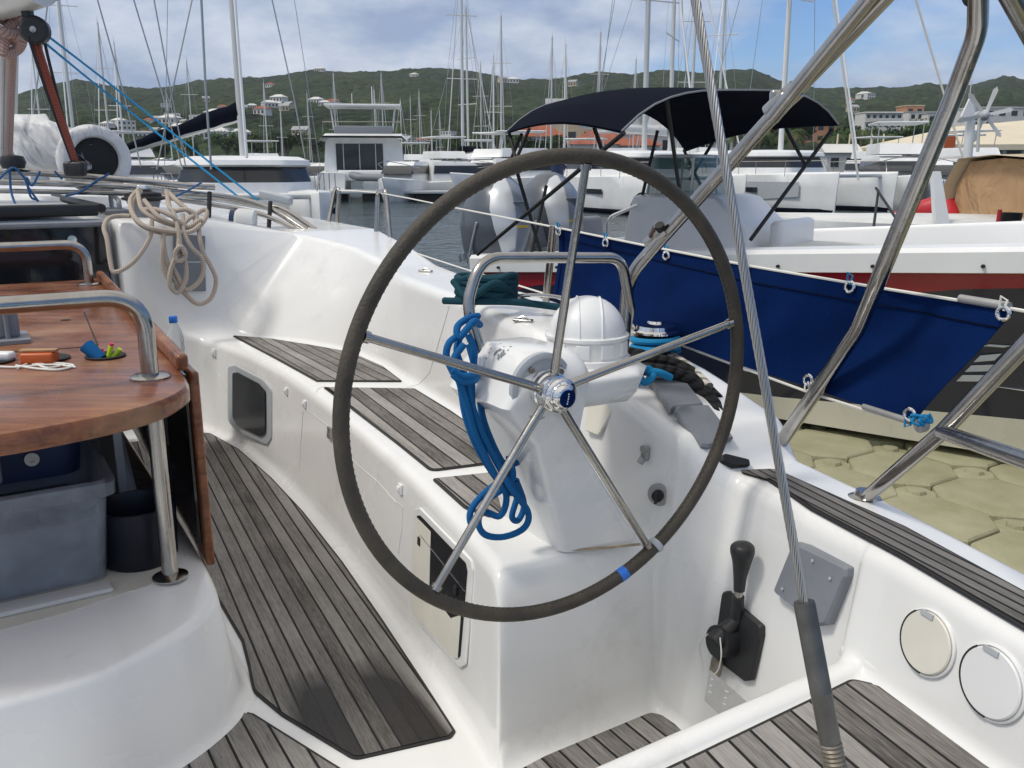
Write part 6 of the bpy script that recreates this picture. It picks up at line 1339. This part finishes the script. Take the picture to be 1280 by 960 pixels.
for k,(px,py) in enumerate(spots):
    kk_=rn.randrange(4); px,Y=ground(px,py); o=HS[k] if k<4 else copy_tree(HS[kk_]); z=tz_(px,Y); place(o,(px-640)/1133*Y,Y+3,z-.3,rn.uniform(-.6,.6),rn.uniform(.42,.75)*(.6+Y/1400)); o['label']='pale house on the wooded hillside'; o['group']='houses on the wooded hillside'; o['category']='house'
# --- trees
def tree(seed,h=9,w=8,n=1500,leaf=.42):
    rn=random.Random(seed); r=proto('broadleaf_tree','tree'); b=MB(); b.tube([(0,0,-.5),(.1,0,h*.3),(.2,.1,h*.55)],.25,8,radii=[.3,.22,.12])
    cl=[]
    for k in range(11):
        a=rn.uniform(0,6.28); q=rn.uniform(.1,.36)*w; c=Vector((math.cos(a)*q,math.sin(a)*q,h*rn.uniform(.38,.86))); cl.append((c,rn.uniform(.14,.26)*w)); b.tube([(0,0,h*.28),tuple(c*.6+Vector((0,0,h*.15))),tuple(c)],.08,5,radii=[.12,.07,.03])
    b.build('trunk','bark',r)
    b=MB()
    for k in range(n):
        c,R=cl[rn.randrange(len(cl))]; d=Vector((rn.gauss(0,1),rn.gauss(0,1),rn.gauss(0,.8))).normalized()*R*rn.uniform(.55,1.08); p=c+d
        u=Vector((rn.gauss(0,1),rn.gauss(0,1),rn.gauss(0,1))).normalized(); v=u.orthogonal().normalized(); s=leaf*rn.uniform(.5,1.1); b.add([p-u*s,p-v*s*.6,p+u*s,p+v*s*.6],[(0,1,2,3)])
    b.build('crown','leaf1',r,smooth=False); return r
def palm(seed,h=8):
    rn=random.Random(seed); r=proto('palm_tree','palm'); b=MB(); b.tube([(0,0,-.5),(.15,0,h*.4),(.5,.1,h)],.2,8,radii=[.24,.17,.13]); b.build('trunk','bark',r); b=MB()
    for k in range(18):
        a=k*2.4; L_=rn.uniform(2.4,3.3); up_=rn.uniform(.1,1.1); P_=[Vector((.5+math.cos(a)*L_*t,.1+math.sin(a)*L_*t,h+up_*L_*t*.6-L_*t*t*.9)) for t in np.linspace(0,1,8)]
        sd_=Vector((-math.sin(a),math.cos(a),0))
        for i in range(1,8):
            for s_ in(-1,1):
                for q in range(3):
                    p=P_[i-1].lerp(P_[i],q/3); t=(i-1+q/3)/7; ln=.75*math.sin(math.pi*min(1,t*.85+.15)); e=p+sd_*s_*ln+(P_[i]-P_[i-1])*.9-Vector((0,0,ln*.35)); w_=(P_[i]-P_[i-1])*.16; b.add([p,p+w_,e],[(0,1,2)])
    b.build('crown','leaf2',r,smooth=False); return r
TR=[tree(1),tree(2,11,9),tree(3,8,9),tree(4,10,8,1700)]; PM=[palm(1),palm(2,6.5)]; ut=[0]*4; up2=[0]*2
rn=random.Random(5); tl=[]
for px,Y in [(900,150),(938,150),(955,160),(972,150),(1002,160),(1040,130),(1055,120),(1068,128),(1082,118),(1098,126),(1112,120),(1126,125),(1140,135),(1155,150),(1170,140),(1085,150),(1060,155),(640,150),(662,155),(676,150),(690,160),(820,190),(860,200),(880,190),(1180,190),(1200,200),(1225,190),(1250,200),(1275,190),(1060,210),(1040,200),(1060,260),(1195,270),(600,170),(620,165),(570,168),(470,170),(430,175),(395,178),(360,178),(500,168),(540,172),(320,182),(240,190),(205,190),(170,190),(285,186)]:
    k=rn.randrange(4); o=TR[k] if not ut[k] else copy_tree(TR[k]); ut[k]=1; g_=tz_(px,Y); place(o,(px-640)/1133*Y,Y,max(g_,1.0)-.3,rn.uniform(0,6),rn.uniform(.42,.6) if px>1030 else rn.uniform(.42,.78)); o['label']='dark green leafy tree on the far shore'; o['group']='leafy trees along the far shore'
for px,Y in [(905,118),(915,112),(926,120),(948,118),(990,120),(1035,115),(892,125),(1075,112),(1105,114)]:
    k=rn.randrange(2); o=PM[k] if not up2[k] else copy_tree(PM[k]); up2[k]=1; place(o,(px-640)/1133*Y,Y,.8,rn.uniform(0,6),rn.uniform(.7,1.0)); o['label']='palm tree with drooping fronds behind the catamaran masts'; o['group']='palm trees along the quay'
# short poles in front of the trees
for i,px in enumerate((1043,1058,1085,1100)):
    b=MB(); Y=95; x=(px-640)/1133*Y; b.cyl((x,Y,.5),(x+.1,Y,2+(211-170)/1133*Y),.09,n=8); b=T(b.build('dock_pole','roofcream',None),'pale dock pole standing before the palm trees','pole','pale dock poles before the palm trees')
# ================================================================= humid air over the bay
b=MB(); b.box((0,800,88),(3600,2300,200.0)); hz=b.build('haze','white',None,smooth=False,origin=(0,0,0)); hz['kind']='stuff'
hm=bpy.data.materials.new('humid_air'); nt,N,L=nodes(hm); N.remove(N['Principled BSDF']); pv_=N.new('ShaderNodeVolumePrincipled'); pv_.inputs['Density'].default_value=.00017; pv_.inputs['Color'].default_value=(.85,.9,.95,1); L.new(pv_.outputs[0],[n for n in N if n.type=='OUTPUT_MATERIAL'][0].inputs['Volume'])
hz.data.materials.clear(); hz.data.materials.append(hm)
# ================================================================= camera, light
cam=bpy.data.cameras.new('camera'); co=bpy.data.objects.new('camera',cam); COL.objects.link(co); S.camera=co
co.location=CAM; co.rotation_euler=(math.pi/2-PITCH,0,0); cam.sensor_width=36; cam.lens=36*FX/1280; cam.clip_end=20000; cam.clip_start=.02
S.render.resolution_x=1024; S.render.resolution_y=768
SE=math.radians(57); sd=Vector((-.93,-.36,0)).normalized()   # horizontal direction towards the sun
sdir=Vector((sd.x*math.cos(SE),sd.y*math.cos(SE),math.sin(SE)))
sl=bpy.data.lights.new('sun','SUN'); sl.energy=SUN_E; sl.angle=math.radians(11); sl.color=(1,.95,.87)
so=bpy.data.objects.new('sun',sl); COL.objects.link(so); so.rotation_euler=sdir.to_track_quat('Z','Y').to_euler(); so.location=(0,0,50)
wd=bpy.data.worlds.new('World'); S.world=wd; wd.use_nodes=True; nt=wd.node_tree;N=nt.nodes;L=nt.links
bg=N['Background']; bg.inputs['Strength'].default_value=.112
sk=N.new('ShaderNodeTexSky'); sk.sky_type='NISHITA'; sk.sun_disc=False; sk.sun_elevation=SE; sk.sun_rotation=math.atan2(sd.x,sd.y); sk.dust_density=.6; sk.ozone_density=1.6
tc=N.new('ShaderNodeTexCoord'); sp=N.new('ShaderNodeSeparateXYZ'); L.new(tc.outputs['Generated'],sp.inputs[0])
def mth(op,a,b=None,c=None):
    n=N.new('ShaderNodeMath'); n.operation=op
    for i,v in enumerate((a,b,c)):
        if v is None: continue
        if isinstance(v,(int,float)): n.inputs[i].default_value=v
        else: L.new(v,n.inputs[i])
    return n.outputs[0]
zz=mth('ADD',mth('MAXIMUM',sp.outputs[2],0),.30)
cx=N.new('ShaderNodeCombineXYZ'); L.new(mth('DIVIDE',sp.outputs[0],zz),cx.inputs[0]); L.new(mth('DIVIDE',sp.outputs[1],zz),cx.inputs[1])
n1=N.new('ShaderNodeTexNoise'); n1.inputs['Scale'].default_value=1.3; n1.inputs['Detail'].default_value=9; n1.inputs['Roughness'].default_value=.56; n1.inputs['Distortion'].default_value=.25; L.new(cx.outputs[0],n1.inputs[0])
n2=N.new('ShaderNodeTexNoise'); n2.inputs['Scale'].default_value=2.6; n2.inputs['Detail'].default_value=8; n2.inputs['Roughness'].default_value=.6
mp=N.new('ShaderNodeMapping'); mp.inputs['Location'].default_value=(3.1,7.7,0); L.new(cx.outputs[0],mp.inputs[0]); L.new(mp.outputs[0],n2.inputs[0])
# coverage thinner towards the right, thick to the left
cov=mth('ADD',n1.outputs['Fac'],mth('MULTIPLY',sp.outputs[0],-.36))
cr_=N.new('ShaderNodeValToRGB'); cr_.color_ramp.elements[0].position=.33; cr_.color_ramp.elements[1].position=.50; L.new(cov,cr_.inputs['Fac'])
cc_=N.new('ShaderNodeValToRGB'); e=cc_.color_ramp.elements; e[0].position=.36; e[0].color=(2.9,3.8,5.6,1); e[1].position=.70; e[1].color=(7.0,7.5,8.4,1); L.new(n2.outputs['Fac'],cc_.inputs['Fac'])
skc=N.new('ShaderNodeMixRGB'); skc.blend_type='MULTIPLY'; skc.inputs[0].default_value=1; L.new(sk.outputs[0],skc.inputs[1]); skc.inputs[2].default_value=(.62,.86,1.2,1)
hi=N.new('ShaderNodeMapRange'); hi.inputs['From Min'].default_value=.28; hi.inputs['From Max'].default_value=.75; L.new(sp.outputs[2],hi.inputs['Value'])
ov=N.new('ShaderNodeMixRGB'); L.new(hi.outputs[0],ov.inputs[0]); L.new(cc_.outputs[0],ov.inputs[1]); ov.inputs[2].default_value=(8.6,8.3,7.9,1)
cf=mth('MINIMUM',mth('ADD',cr_.outputs[0],mth('MULTIPLY',hi.outputs[0],.7)),1)
mx=N.new('ShaderNodeMixRGB'); L.new(cf,mx.inputs[0]); L.new(skc.outputs[0],mx.inputs[1]); L.new(ov.outputs[0],mx.inputs[2]); L.new(mx.outputs[0],bg.inputs[0])
S.view_settings.view_transform='Standard'; S.view_settings.look='None'; S.view_settings.exposure=EXPO; S.view_settings.gamma=1
try: S.view_settings.use_curve_mapping=False
except: pass
S.render.engine='CYCLES'; S.cycles.max_bounces=8; S.cycles.transparent_max_bounces=16
